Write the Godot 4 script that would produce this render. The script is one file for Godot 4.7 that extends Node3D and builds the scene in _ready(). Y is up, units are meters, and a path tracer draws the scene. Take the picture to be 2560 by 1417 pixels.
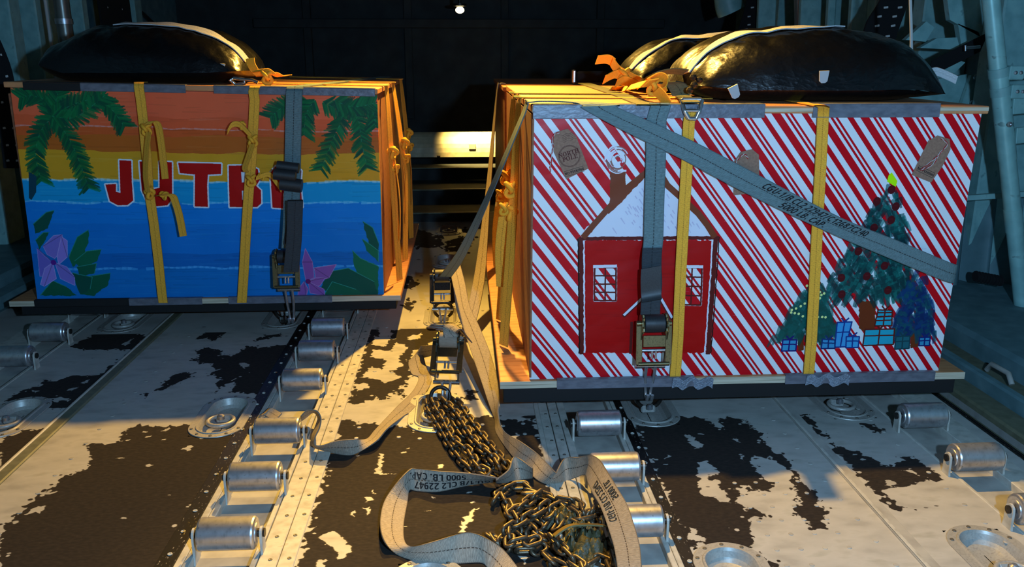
extends Node3D
# Cargo bay of a transport aircraft: two painted plywood crates on floor rollers, straps, chain and bags.

var M := {}
var rng := RandomNumberGenerator.new()
var taken := {}

func _ready():
	rng.seed = 7
	# camera
	var cam := Camera3D.new()
	cam.name = "camera"
	cam.fov = 37.0242
	cam.near = 0.02
	cam.position = Vector3(0, 0.97, 0)
	cam.rotation_degrees = Vector3(-15.2906, -3.2613, 0)
	add_child(cam)
	cam.current = true
	# surroundings: a closed bay at night
	var env := Environment.new()
	env.background_mode = Environment.BG_COLOR
	env.background_color = Color(0.01, 0.012, 0.016)
	env.ambient_light_source = Environment.AMBIENT_SOURCE_DISABLED
	env.tonemap_mode = Environment.TONE_MAPPER_LINEAR
	env.tonemap_exposure = 1.0
	env.sdfgi_enabled = true
	env.ssao_enabled = true
	env.ssil_enabled = true
	var we := WorldEnvironment.new()
	we.name = "world_environment"
	we.environment = env
	add_child(we)
	# lights: two warm lamps over the aisle, a cool work light beside the viewpoint, a far bulkhead lamp
	bay_lamp("dome_lamp", "warm dome lamp over the aisle between the two crates", Vector3(0.01, 1.84, -3.72), Color(1.0, 0.78, 0.35), 13.0, 52.0, Vector3(0.0, 0, -1.5))
	bay_lamp("dome_lamp", "warm dome lamp above the near end of the aisle", Vector3(0.09, 2.25, -2.5), Color(1.0, 0.79, 0.38), 8.0, 34.0, Vector3(0.62, 0, -0.95))
	bay_lamp("work_lamp", "cool white work lamp held just right of the viewpoint", Vector3(0.35, 1.05, 0.08), Color(0.6, 0.81, 1.0), 4.1, 0.0, Vector3.ZERO)
	make_materials()
	build_shell()
	build_deck()
	build_left_crate()
	build_right_crate()
	build_bags()
	build_straps()
	build_chain()
	build_side_structure()

# ---------- helpers ----------
func numbered(called: String) -> String:
	var k: int = taken.get(called, 0)
	taken[called] = k + 1
	return called if k == 0 else "%s_%03d" % [called, k]

func tag(o: Node, label: String, category: String, group := "") -> Node:
	o.set_meta("label", label)
	o.set_meta("category", category)
	if group != "":
		o.set_meta("group", group)
	return o

func thing(called: String, label: String, category: String, at := Vector3.ZERO, group := "") -> Node3D:
	var o := Node3D.new()
	o.name = numbered(called)
	add_child(o)
	o.position = at
	tag(o, label, category, group)
	return o

func structure(called: String, parent: Node = null) -> Node3D:
	var o := Node3D.new()
	o.name = called
	add_child(o)
	o.set_meta("kind", "structure")
	return o

func part(parent: Node, called: String, what, material: Material, at := Transform3D.IDENTITY) -> MeshInstance3D:
	var mi := MeshInstance3D.new()
	mi.name = called
	if what is SurfaceTool:
		mi.mesh = what.commit()
	else:
		mi.mesh = what
	mi.material_override = material
	mi.transform = at
	mi.cast_shadow = GeometryInstance3D.SHADOW_CASTING_SETTING_ON
	parent.add_child(mi, true)
	return mi

func mb() -> SurfaceTool:
	var st := SurfaceTool.new()
	st.begin(Mesh.PRIMITIVE_TRIANGLES)
	return st

func tri(st: SurfaceTool, p: Array, n: Array, u: Array):
	var c: Vector3 = (p[1] - p[0]).cross(p[2] - p[0])
	var m: Vector3 = n[0] + n[1] + n[2]
	var order := [0, 1, 2]
	if c.dot(m) > 0.0:
		order = [0, 2, 1]
	for i in order:
		st.set_normal(n[i])
		st.set_uv(u[i])
		st.add_vertex(p[i])

# four corners, either four normals or one
func quad(st: SurfaceTool, p: Array, n: Array, u := []):
	if u.is_empty():
		u = [Vector2.ZERO, Vector2.ZERO, Vector2.ZERO, Vector2.ZERO]
	if n.size() == 1:
		n = [n[0], n[0], n[0], n[0]]
	tri(st, [p[0], p[1], p[2]], [n[0], n[1], n[2]], [u[0], u[1], u[2]])
	tri(st, [p[0], p[2], p[3]], [n[0], n[2], n[3]], [u[0], u[2], u[3]])

# a box with chamfered edges, 44 triangles
func cbox(st: SurfaceTool, size: Vector3, xf := Transform3D.IDENTITY, bev := 0.002):
	var h := size * 0.5
	bev = minf(bev, minf(h.x, minf(h.y, h.z)) * 0.9)
	var i := h - Vector3(bev, bev, bev)
	var ax := [Vector3(1, 0, 0), Vector3(0, 1, 0), Vector3(0, 0, 1)]
	for a in 3:
		var b := (a + 1) % 3
		var c := (a + 2) % 3
		for s in [-1.0, 1.0]:
			var o: Vector3 = ax[a] * h[a] * s
			var pb: Vector3 = ax[b] * i[b]
			var pc: Vector3 = ax[c] * i[c]
			quad(st, [xf * (o - pb - pc), xf * (o + pb - pc), xf * (o + pb + pc), xf * (o - pb + pc)], [xf.basis * (ax[a] * s)])
			for t in [-1.0, 1.0]:
				var o2: Vector3 = ax[a] * i[a] * s + ax[b] * h[b] * t
				var o1: Vector3 = ax[a] * h[a] * s + ax[b] * i[b] * t
				var e: Vector3 = ax[c] * i[c]
				quad(st, [xf * (o1 - e), xf * (o1 + e), xf * (o2 + e), xf * (o2 - e)], [xf.basis * (ax[a] * s + ax[b] * t).normalized()])
	for sx in [-1.0, 1.0]:
		for sy in [-1.0, 1.0]:
			for sz in [-1.0, 1.0]:
				var g := Vector3(sx, sy, sz)
				var nn: Vector3 = (xf.basis * g).normalized()
				tri(st, [xf * (Vector3(h.x, i.y, i.z) * g), xf * (Vector3(i.x, h.y, i.z) * g), xf * (Vector3(i.x, i.y, h.z) * g)], [nn, nn, nn], [Vector2.ZERO, Vector2.ZERO, Vector2.ZERO])

func span(st: SurfaceTool, lo: Vector3, hi: Vector3, bev := 0.002):
	cbox(st, hi - lo, Transform3D(Basis.IDENTITY, (lo + hi) * 0.5), bev)

func frame_along(d: Vector3, hint := Vector3.UP) -> Basis:
	d = d.normalized()
	if absf(d.dot(hint)) > 0.97:
		hint = Vector3.RIGHT
	var x := hint.cross(d).normalized()
	return Basis(x, d.cross(x).normalized(), d)

# a bar of rectangular section from a to b
func bar(st: SurfaceTool, a: Vector3, b: Vector3, w: float, t: float, hint := Vector3.UP, bev := 0.002):
	cbox(st, Vector3(w, t, a.distance_to(b)), Transform3D(frame_along(b - a, hint), (a + b) * 0.5), bev)

func tube(st: SurfaceTool, pts: Array, r: float, sides := 10, closed := false):
	var n := pts.size()
	var rings := []
	var hint := Vector3(0.13, 0.91, 0.39).normalized()
	for i in n:
		var a: Vector3 = pts[(i - 1 + n) % n] if (closed or i > 0) else pts[i]
		var b: Vector3 = pts[(i + 1) % n] if (closed or i < n - 1) else pts[i]
		var f := frame_along(b - a, hint)
		hint = f.y
		var ring := []
		for k in sides:
			var t := TAU * k / sides
			ring.append(f.x * cos(t) + f.y * sin(t))
		rings.append(ring)
	for i in (n if closed else n - 1):
		var j := (i + 1) % n
		for k in sides:
			var l := (k + 1) % sides
			var a0: Vector3 = rings[i][k]
			var a1: Vector3 = rings[i][l]
			var b0: Vector3 = rings[j][k]
			var b1: Vector3 = rings[j][l]
			quad(st, [pts[i] + a0 * r, pts[i] + a1 * r, pts[j] + b1 * r, pts[j] + b0 * r], [a0, a1, b1, b0])
	if not closed:
		for e in [0, n - 1]:
			var nn: Vector3 = (pts[0] - pts[1]).normalized() if e == 0 else (pts[n - 1] - pts[n - 2]).normalized()
			for k in range(1, sides - 1):
				tri(st, [pts[e] + rings[e][0] * r, pts[e] + rings[e][k] * r, pts[e] + rings[e][k + 1] * r], [nn, nn, nn], [Vector2.ZERO, Vector2.ZERO, Vector2.ZERO])

# profile of (radius, height) pairs turned about local y
func lathe(st: SurfaceTool, prof: Array, segs := 24, xf := Transform3D.IDENTITY):
	for i in prof.size() - 1:
		var a: Vector2 = prof[i]
		var b: Vector2 = prof[i + 1]
		var d := b - a
		var nn := Vector2(d.y, -d.x).normalized()
		if nn == Vector2.ZERO:
			continue
		for k in segs:
			var t0 := TAU * k / segs
			var t1 := TAU * (k + 1) / segs
			var d0 := Vector3(cos(t0), 0, sin(t0))
			var d1 := Vector3(cos(t1), 0, sin(t1))
			var n0 := xf.basis * (d0 * nn.x + Vector3.UP * nn.y)
			var n1 := xf.basis * (d1 * nn.x + Vector3.UP * nn.y)
			quad(st, [xf * (d0 * a.x + Vector3.UP * a.y), xf * (d1 * a.x + Vector3.UP * a.y), xf * (d1 * b.x + Vector3.UP * b.y), xf * (d0 * b.x + Vector3.UP * b.y)], [n0, n1, n1, n0])

# outline in local xy, thickness along local z
func plate(st: SurfaceTool, outline: PackedVector2Array, thick: float, xf := Transform3D.IDENTITY):
	var idx := Geometry2D.triangulate_polygon(outline)
	for s in [-0.5, 0.5]:
		var nn: Vector3 = xf.basis * Vector3(0, 0, signf(s))
		for k in range(0, idx.size(), 3):
			var q := []
			for m in 3:
				var v := outline[idx[k + m]]
				q.append(xf * Vector3(v.x, v.y, s * thick))
			tri(st, q, [nn, nn, nn], [Vector2.ZERO, Vector2.ZERO, Vector2.ZERO])
	var area := 0.0
	for i in outline.size():
		area += outline[i].cross(outline[(i + 1) % outline.size()])
	for i in outline.size():
		var a := outline[i]
		var b := outline[(i + 1) % outline.size()]
		var e := (b - a).normalized()
		var o := Vector2(e.y, -e.x) * signf(area)
		quad(st, [xf * Vector3(a.x, a.y, -thick / 2), xf * Vector3(b.x, b.y, -thick / 2), xf * Vector3(b.x, b.y, thick / 2), xf * Vector3(a.x, a.y, thick / 2)], [xf.basis * Vector3(o.x, o.y, 0)])

func v3s(f: Array) -> Array:
	var o := []
	for i in range(0, f.size(), 3):
		o.append(Vector3(f[i], f[i + 1], f[i + 2]))
	return o

func v2s(f: Array) -> PackedVector2Array:
	var o := PackedVector2Array()
	for i in range(0, f.size(), 2):
		o.append(Vector2(f[i], f[i + 1]))
	return o

func spline(p: Array, sub: int, closed := false) -> Array:
	var o := []
	var n := p.size()
	for i in (n if closed else n - 1):
		var p0 = p[(i - 1 + n) % n] if (closed or i > 0) else p[0]
		var p1 = p[i]
		var p2 = p[(i + 1) % n]
		var p3 = p[(i + 2) % n] if (closed or i < n - 2) else p[n - 1]
		for k in sub:
			var t := float(k) / sub
			o.append(p1 * 1.0 + ((p2 - p0) * t + (p0 * 2.0 - p1 * 5.0 + p2 * 4.0 - p3) * t * t + (p1 * 3.0 - p0 - p2 * 3.0 + p3) * t * t * t) * 0.5)
	if not closed:
		o.append(p[n - 1])
	return o

# webbing from two edges; returns the sampled frames for print
func ribbon(st: SurfaceTool, ea: Array, eb: Array, thick := 0.003, sub := 6) -> Dictionary:
	var a := spline(ea, sub) if sub > 1 else ea
	var b := spline(eb, sub) if sub > 1 else eb
	var n := a.size()
	var nr := []
	var len := [0.0]
	for i in n:
		var t: Vector3 = (a[mini(i + 1, n - 1)] + b[mini(i + 1, n - 1)]) - (a[maxi(i - 1, 0)] + b[maxi(i - 1, 0)])
		var w: Vector3 = b[i] - a[i]
		var q := w.cross(t).normalized()
		if i > 0 and q == Vector3.ZERO:
			q = nr[i - 1]
		nr.append(q)
		if i > 0:
			len.append(len[i - 1] + ((a[i] + b[i] - a[i - 1] - b[i - 1]) * 0.5).length())
	var w0: float = a[0].distance_to(b[0])
	for i in n - 1:
		var j := i + 1
		var h0: Vector3 = nr[i] * thick * 0.5
		var h1: Vector3 = nr[j] * thick * 0.5
		var v0: float = len[i] / w0
		var v1: float = len[j] / w0
		quad(st, [a[i] + h0, b[i] + h0, b[j] + h1, a[j] + h1], [nr[i], nr[i], nr[j], nr[j]], [Vector2(0, v0), Vector2(1, v0), Vector2(1, v1), Vector2(0, v1)])
		quad(st, [a[i] - h0, b[i] - h0, b[j] - h1, a[j] - h1], [-nr[i], -nr[i], -nr[j], -nr[j]], [Vector2(0, v0), Vector2(1, v0), Vector2(1, v1), Vector2(0, v1)])
		var ua: Vector3 = (a[i] - b[i]).normalized()
		quad(st, [a[i] - h0, a[i] + h0, a[j] + h1, a[j] - h1], [ua], [Vector2(0, v0), Vector2(0.03, v0), Vector2(0.03, v1), Vector2(0, v1)])
		quad(st, [b[i] - h0, b[i] + h0, b[j] + h1, b[j] - h1], [-ua], [Vector2(1, v0), Vector2(0.97, v0), Vector2(0.97, v1), Vector2(1, v1)])
	for e in [0, n - 1]:
		var h: Vector3 = nr[e] * thick * 0.5
		var d: Vector3 = (a[0] - a[1]).normalized() if e == 0 else (a[n - 1] - a[n - 2]).normalized()
		quad(st, [a[e] - h, a[e] + h, b[e] + h, b[e] - h], [d])
	return {"a": a, "b": b, "n": nr, "len": len}

# stations of six numbers: one edge, then the other
func rib6(f: Array) -> Array:
	var ea := []
	var eb := []
	for i in range(0, f.size(), 6):
		ea.append(Vector3(f[i], f[i + 1], f[i + 2]))
		eb.append(Vector3(f[i + 3], f[i + 4], f[i + 5]))
	return [ea, eb]

# webbing along centre points with one side direction
func band(st: SurfaceTool, c: Array, side: Vector3, w: float, thick := 0.003, sub := 1) -> Dictionary:
	var ea := []
	var eb := []
	for p in c:
		ea.append(p - side * w * 0.5)
		eb.append(p + side * w * 0.5)
	return ribbon(st, ea, eb, thick, sub)

# printed lettering that follows webbing: s0 = where it starts along the length, t = middle across (0..1)
func lettering(parent: Node, text: String, high: float, rib: Dictionary, s0: float, t: float, along := 1.0, face := 1.0, lift := 0.0022, across := 1.0, mat = null):
	var tm := TextMesh.new()
	var f := SystemFont.new()
	f.font_names = PackedStringArray(["Droid Sans"])
	f.font_weight = 700
	tm.font = f
	tm.font_size = 32
	tm.pixel_size = high / 24.0
	tm.depth = 0.0
	tm.curve_step = 2.0
	tm.horizontal_alignment = HORIZONTAL_ALIGNMENT_LEFT
	tm.vertical_alignment = VERTICAL_ALIGNMENT_CENTER
	tm.text = text
	var arr := tm.get_mesh_arrays()
	var vs: PackedVector3Array = arr[Mesh.ARRAY_VERTEX]
	var ix: PackedInt32Array = arr[Mesh.ARRAY_INDEX]
	var out := []
	var nrm := []
	var len: Array = rib.len
	var width: float = rib.a[0].distance_to(rib.b[0])
	for v in vs:
		var s := s0 + v.x * along
		var i := 0
		while i < len.size() - 2 and len[i + 1] < s:
			i += 1
		var k: float = clampf((s - len[i]) / maxf(len[i + 1] - len[i], 1e-6), -3.0, 3.0)
		var a: Vector3 = rib.a[i].lerp(rib.a[i + 1], k)
		var b: Vector3 = rib.b[i].lerp(rib.b[i + 1], k)
		var n: Vector3 = rib.n[i].lerp(rib.n[i + 1], clampf(k, 0, 1)).normalized() * face
		out.append(a.lerp(b, t + v.y * across / width) + n * lift)
		nrm.append(n)
	var st := mb()
	for k in range(0, ix.size(), 3):
		var q := [ix[k], ix[k + 1], ix[k + 2]]
		tri(st, [out[q[0]], out[q[1]], out[q[2]]], [nrm[q[0]], nrm[q[1]], nrm[q[2]]], [Vector2.ZERO, Vector2.ZERO, Vector2.ZERO])
	part(parent, "lettering", st, M.ink if mat == null else mat)

func bay_lamp(called: String, label: String, at: Vector3, c: Color, energy: float, cone: float, towards: Vector3):
	var t := thing(called, label, "lamp", at)
	var dir := Vector3.DOWN if cone == 0.0 else (towards - at).normalized()
	if called == "work_lamp":
		dir = Vector3(0.1, -0.12, -1).normalized()
	var hm := StandardMaterial3D.new()
	hm.albedo_color = Color(0.35, 0.36, 0.36)
	hm.roughness = 0.5
	var bm := StandardMaterial3D.new()
	bm.albedo_color = Color(0, 0, 0)
	bm.emission_enabled = true
	bm.emission = c
	bm.emission_energy_multiplier = 6.0
	var up := frame_along(-dir, Vector3.RIGHT)
	var xf := Transform3D(Basis(up.x, up.z, -up.y), Vector3.ZERO)
	var st := mb()
	lathe(st, [Vector2(0.05, 0.05), Vector2(0.07, 0.05), Vector2(0.072, 0.075), Vector2(0.05, 0.1), Vector2(0.0, 0.105)], 24, xf)
	lathe(st, [Vector2(0.05, 0.05), Vector2(0.045, 0.085), Vector2(0.0, 0.09)], 24, xf)
	part(t, "housing", st, hm)
	st = mb()
	var prof := []
	for k in 9:
		var a := PI * k / 8.0
		prof.append(Vector2(sin(a) * 0.025, -cos(a) * 0.025))
	lathe(st, prof, 16)
	part(t, "bulb", st, bm)
	st = mb()
	tube(st, [xf * Vector3(0, 0.09, 0), xf * Vector3(0, 0.16, 0)], 0.012, 8)
	part(t, "stem", st, hm)
	var l: Light3D
	if cone > 0.0:
		var s := SpotLight3D.new()
		s.spot_angle = cone
		s.spot_angle_attenuation = 1.0 if cone > 40.0 else 0.6
		s.spot_range = 14.0
		s.spot_attenuation = 2.0
		s.look_at_from_position(Vector3.ZERO, dir, Vector3.RIGHT)
		l = s
	else:
		var o := OmniLight3D.new()
		o.omni_range = 14.0
		o.omni_attenuation = 2.0
		l = o
	l.name = "light"
	l.light_color = c
	l.light_energy = energy
	l.light_size = 0.024
	l.shadow_enabled = true
	t.add_child(l)

# ---------- materials ----------
func noise_bytes(size: int, freq: float, seed_: int, oct := 4) -> PackedByteArray:
	var n := FastNoiseLite.new()
	n.seed = seed_
	n.frequency = freq
	n.fractal_octaves = oct
	var im := n.get_seamless_image(size, size)
	im.convert(Image.FORMAT_L8)
	return im.get_data()

func ramp_image(size: int, freq: float, seed_: int, stops: Array, oct := 4) -> Image:
	var g := Gradient.new()
	g.offsets = PackedFloat32Array()
	g.colors = PackedColorArray()
	var offs := PackedFloat32Array()
	var cols := PackedColorArray()
	for s in stops:
		offs.append(s[0])
		cols.append(s[1])
	g.offsets = offs
	g.colors = cols
	var lut := []
	for i in 256:
		lut.append(g.sample(i / 255.0))
	var src := noise_bytes(size, freq, seed_, oct)
	var out := PackedByteArray()
	out.resize(size * size * 3)
	for i in src.size():
		var c: Color = lut[src[i]]
		out[i * 3] = c.r8
		out[i * 3 + 1] = c.g8
		out[i * 3 + 2] = c.b8
	return Image.create_from_data(size, size, false, Image.FORMAT_RGB8, out)

func bump_image(size: int, freq: float, seed_: int, strength: float, oct := 4) -> Image:
	var im := Image.create_from_data(size, size, false, Image.FORMAT_L8, noise_bytes(size, freq, seed_, oct))
	im.convert(Image.FORMAT_RGBA8)
	im.bump_map_to_normal_map(strength)
	return im

func tex(im: Image) -> ImageTexture:
	im.generate_mipmaps()
	return ImageTexture.create_from_image(im)

func flat(c: Color, rough := 0.6, metal := 0.0) -> StandardMaterial3D:
	var m := StandardMaterial3D.new()
	m.albedo_color = c
	m.roughness = rough
	m.metallic = metal
	return m

# noise-coloured material without UVs; scale = repeats a metre
func mottled(stops: Array, freq: float, seed_: int, scale_: Vector3, rough := 0.6, metal := 0.0, bump := 0.0, size := 256) -> StandardMaterial3D:
	var m := StandardMaterial3D.new()
	m.albedo_texture = tex(ramp_image(size, freq, seed_, stops))
	m.roughness = rough
	m.metallic = metal
	m.uv1_triplanar = true
	m.uv1_scale = scale_
	if bump > 0.0:
		m.normal_enabled = true
		m.normal_texture = tex(bump_image(size, freq * 1.7, seed_ + 3, 6.0))
		m.normal_scale = bump
	return m

func webbing(base: Color, line: Color, rough := 0.85) -> StandardMaterial3D:
	var w := 96
	var h := 192
	var nz := noise_bytes(256, 0.05, 31)
	var im := Image.create_empty(w, h, false, Image.FORMAT_RGB8)
	var hb := Image.create_empty(w, h, false, Image.FORMAT_RGBA8)
	for y in h:
		for x in w:
			var k := 0.93 + 0.09 * sin(TAU * y * 16.0 / h) + 0.04 * (((x / 3) + (y / 6)) % 2)
			k *= 0.88 + 0.24 * (nz[(y % 256) * 256 + x] / 255.0)
			var c := base * k
			if absi(x - w / 2) < 2 and (y % 32) < 22:
				c = line
			if x < 3 or x > w - 4:
				c = base.lerp(line, 0.45) if (y % 12) < 7 else base * 0.8
			c.a = 1.0
			im.set_pixel(x, y, c)
			var b := 0.5 + 0.5 * sin(TAU * y * 16.0 / h)
			if absi(x - w / 2) < 2:
				b = 0.1
			hb.set_pixel(x, y, Color(b, b, b))
	hb.bump_map_to_normal_map(2.0)
	var m := StandardMaterial3D.new()
	m.albedo_texture = tex(im)
	m.normal_enabled = true
	m.normal_texture = tex(hb)
	m.normal_scale = 0.7
	m.roughness = rough
	return m

func make_materials():
	M.rail = mottled([[0.0, Color(0.6, 0.59, 0.55)], [0.45, Color(0.7, 0.69, 0.65)], [0.75, Color(0.74, 0.73, 0.69)], [1.0, Color(0.62, 0.61, 0.57)]], 0.03, 11, Vector3(3, 3, 3), 0.5)
	M.tray = mottled([[0.0, Color(0.55, 0.54, 0.51)], [0.5, Color(0.64, 0.63, 0.6)], [1.0, Color(0.7, 0.69, 0.65)]], 0.02, 12, Vector3(2, 2, 2), 0.6)
	M.screw = flat(Color(0.4, 0.38, 0.34), 0.5, 0.4)
	M.groove = flat(Color(0.1, 0.09, 0.08), 0.9)
	M.olive = mottled([[0.0, Color(0.36, 0.36, 0.28)], [1.0, Color(0.46, 0.46, 0.37)]], 0.03, 13, Vector3(3, 3, 3), 0.55)
	M.black_worn = mottled([[0.0, Color(0.05, 0.048, 0.05)], [0.66, Color(0.06, 0.055, 0.058)], [0.8, Color(0.09, 0.085, 0.085)], [0.83, Color(0.55, 0.52, 0.48)], [1.0, Color(0.6, 0.57, 0.52)]], 0.06, 14, Vector3(9, 9, 3.5), 0.4)
	M.steel = mottled([[0.0, Color(0.62, 0.62, 0.63)], [0.4, Color(0.74, 0.74, 0.75)], [0.8, Color(0.78, 0.78, 0.79)], [1.0, Color(0.5, 0.49, 0.48)]], 0.03, 15, Vector3(6, 6, 6), 0.36, 0.85)
	M.zinc = mottled([[0.0, Color(0.4, 0.37, 0.27)], [0.5, Color(0.58, 0.53, 0.38)], [1.0, Color(0.46, 0.41, 0.3)]], 0.04, 16, Vector3(12, 12, 12), 0.3, 0.9)
	M.chrome = flat(Color(0.82, 0.83, 0.84), 0.22, 0.95)
	M.dark_metal = mottled([[0.0, Color(0.13, 0.12, 0.11)], [0.5, Color(0.22, 0.2, 0.18)], [1.0, Color(0.3, 0.27, 0.23)]], 0.05, 17, Vector3(14, 14, 14), 0.4, 0.7)
	M.chain = mottled([[0.0, Color(0.22, 0.19, 0.15)], [0.5, Color(0.4, 0.35, 0.28)], [1.0, Color(0.5, 0.44, 0.35)]], 0.05, 18, Vector3(20, 20, 20), 0.42, 0.7)
	M.pan = mottled([[0.0, Color(0.58, 0.57, 0.54)], [0.6, Color(0.68, 0.67, 0.64)], [1.0, Color(0.52, 0.51, 0.49)]], 0.04, 19, Vector3(8, 8, 8), 0.42, 0.25)
	M.wood = mottled([[0.0, Color(0.42, 0.25, 0.16)], [0.4, Color(0.54, 0.33, 0.21)], [0.7, Color(0.58, 0.37, 0.24)], [1.0, Color(0.46, 0.28, 0.18)]], 0.02, 20, Vector3(0.8, 7, 7), 0.65)
	M.wood_top = mottled([[0.0, Color(0.58, 0.37, 0.22)], [0.35, Color(0.73, 0.48, 0.3)], [0.7, Color(0.78, 0.54, 0.35)], [1.0, Color(0.66, 0.42, 0.27)]], 0.02, 21, Vector3(1.2, 1.2, 9), 0.6)
	M.ply_edge = mottled([[0.0, Color(0.55, 0.5, 0.42)], [0.42, Color(0.76, 0.71, 0.61)], [0.6, Color(0.8, 0.75, 0.66)], [1.0, Color(0.58, 0.52, 0.44)]], 0.02, 22, Vector3(0.6, 40, 0.6), 0.7)
	M.black_board = flat(Color(0.045, 0.045, 0.05), 0.8)
	M.tape = mottled([[0.0, Color(0.34, 0.35, 0.39)], [0.5, Color(0.4, 0.41, 0.45)], [1.0, Color(0.45, 0.46, 0.5)]], 0.03, 23, Vector3(3, 6, 3), 0.4, 0.1, 0.12)
	M.tape_clear = mottled([[0.0, Color(0.42, 0.45, 0.5)], [1.0, Color(0.62, 0.65, 0.7)]], 0.06, 24, Vector3(7, 7, 7), 0.15, 0.0, 1.2)
	M.tan = webbing(Color(0.62, 0.575, 0.51), Color(0.2, 0.15, 0.11))
	M.grey_web = webbing(Color(0.4, 0.49, 0.5), Color(0.12, 0.13, 0.14))
	M.dark_web = webbing(Color(0.2, 0.22, 0.24), Color(0.08, 0.08, 0.09))
	M.yellow = webbing(Color(1.0, 0.7, 0.2), Color(0.55, 0.36, 0.05))
	M.olive_web = webbing(Color(0.36, 0.36, 0.24), Color(0.14, 0.14, 0.09))
	M.white_web = webbing(Color(0.82, 0.82, 0.82), Color(0.6, 0.6, 0.6))
	M.ink = flat(Color(0.07, 0.065, 0.07), 0.9)
	M.red_ink = flat(Color(0.3, 0.11, 0.1), 0.9)
	M.bag = mottled([[0.0, Color(0.03, 0.03, 0.035)], [1.0, Color(0.055, 0.055, 0.06)]], 0.03, 25, Vector3(3, 5, 4), 0.28, 0.0, 0.2)
	var cr := FastNoiseLite.new()
	cr.seed = 91
	cr.frequency = 0.018
	cr.fractal_type = FastNoiseLite.FRACTAL_RIDGED
	cr.fractal_octaves = 4
	var ci := cr.get_seamless_image(256, 256)
	ci.convert(Image.FORMAT_RGBA8)
	ci.bump_map_to_normal_map(5.0)
	M.bag.normal_texture = tex(ci)
	M.bag.normal_scale = 0.32
	M.teal = mottled([[0.0, Color(0.46, 0.64, 0.63)], [0.5, Color(0.53, 0.71, 0.7)], [0.85, Color(0.57, 0.75, 0.73)], [1.0, Color(0.4, 0.56, 0.56)]], 0.02, 26, Vector3(2.5, 2.5, 2.5), 0.45)
	M.teal_dark = mottled([[0.0, Color(0.3, 0.43, 0.45)], [1.0, Color(0.42, 0.55, 0.57)]], 0.02, 27, Vector3(2, 2, 2), 0.6)
	M.pole = mottled([[0.0, Color(0.54, 0.73, 0.72)], [0.62, Color(0.62, 0.82, 0.8)], [0.86, Color(0.66, 0.85, 0.83)], [0.88, Color(0.2, 0.26, 0.27)], [1.0, Color(0.18, 0.22, 0.23)]], 0.022, 28, Vector3(2.2, 2.2, 2.2), 0.35, 0.15)
	M.cloth_black = flat(Color(0.035, 0.036, 0.045), 0.95)
	M.white_thread = flat(Color(0.75, 0.74, 0.72), 0.9)
	M.shell = mottled([[0.0, Color(0.12, 0.13, 0.13)], [1.0, Color(0.2, 0.22, 0.22)]], 0.02, 29, Vector3(1, 1, 1), 0.8)
	M.cream = mottled([[0.0, Color(0.66, 0.62, 0.5)], [1.0, Color(0.8, 0.76, 0.63)]], 0.03, 30, Vector3(2, 2, 2), 0.5)
	M.olive_cloth = mottled([[0.0, Color(0.2, 0.19, 0.11)], [1.0, Color(0.32, 0.3, 0.18)]], 0.04, 32, Vector3(8, 8, 8), 0.55, 0.0, 0.8)
	M.kraft = mottled([[0.0, Color(0.5, 0.37, 0.3)], [1.0, Color(0.6, 0.46, 0.38)]], 0.08, 33, Vector3(6, 6, 6), 0.85)
	M.yellow_rope = mottled([[0.0, Color(0.86, 0.58, 0.1)], [1.0, Color(0.98, 0.73, 0.18)]], 0.05, 34, Vector3(18, 18, 18), 0.8)
	M.dark_web_plain = mottled([[0.0, Color(0.1, 0.11, 0.12)], [1.0, Color(0.18, 0.19, 0.2)]], 0.05, 35, Vector3(16, 16, 16), 0.5)
	M.tan_plain = mottled([[0.0, Color(0.48, 0.44, 0.38)], [1.0, Color(0.62, 0.57, 0.5)]], 0.05, 36, Vector3(4, 30, 30), 0.85)
	M.zinc_bright = mottled([[0.0, Color(0.36, 0.35, 0.3)], [1.0, Color(0.52, 0.5, 0.44)]], 0.04, 37, Vector3(12, 12, 12), 0.25, 0.95)
	M.olive_gloss = flat(Color(0.4, 0.33, 0.08), 0.35)
	M.pipe_grey = flat(Color(0.5, 0.5, 0.47), 0.35, 0.6)

# ---------- drawing on images ----------
func wobble(p: PackedVector2Array, amp: float, step: float, seed_: int, freq := 0.04, ratio := Vector2.ONE) -> PackedVector2Array:
	var n := FastNoiseLite.new()
	n.seed = seed_
	n.frequency = freq
	n.fractal_octaves = 4
	var o := PackedVector2Array()
	for i in p.size():
		var a := p[i]
		var b := p[(i + 1) % p.size()]
		var k := maxi(1, int(a.distance_to(b) / step))
		for j in k:
			var q := a.lerp(b, float(j) / k)
			o.append(q + Vector2(n.get_noise_2d(q.x / ratio.x, q.y / ratio.y), n.get_noise_2d(q.x / ratio.x + 917.0, q.y / ratio.y - 431.0)) * amp * ratio)
	return o

func fill(im: Image, p: PackedVector2Array, src):
	var lo := 1e9
	var hi := -1e9
	for q in p:
		lo = minf(lo, q.y)
		hi = maxf(hi, q.y)
	var n := p.size()
	var W := im.get_width()
	for y in range(maxi(0, ceili(lo)), mini(im.get_height() - 1, floori(hi)) + 1):
		var xs := []
		for i in n:
			var a := p[i]
			var b := p[(i + 1) % n]
			if (a.y <= y) != (b.y <= y):
				xs.append(a.x + (y - a.y) / (b.y - a.y) * (b.x - a.x))
		xs.sort()
		for k in range(0, xs.size() - 1, 2):
			var x0 := clampi(roundi(xs[k]), 0, W)
			var x1 := clampi(roundi(xs[k + 1]), 0, W)
			if x1 <= x0:
				continue
			if src is Color:
				im.fill_rect(Rect2i(x0, y, x1 - x0, 1), src)
			else:
				var s: Image = src
				var sw := s.get_width()
				while x0 < x1:
					var r := mini(x1 - x0, sw - x0 % sw)
					im.blit_rect(s, Rect2i(x0 % sw, y % s.get_height(), r, 1), Vector2i(x0, y))
					x0 += r

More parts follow.
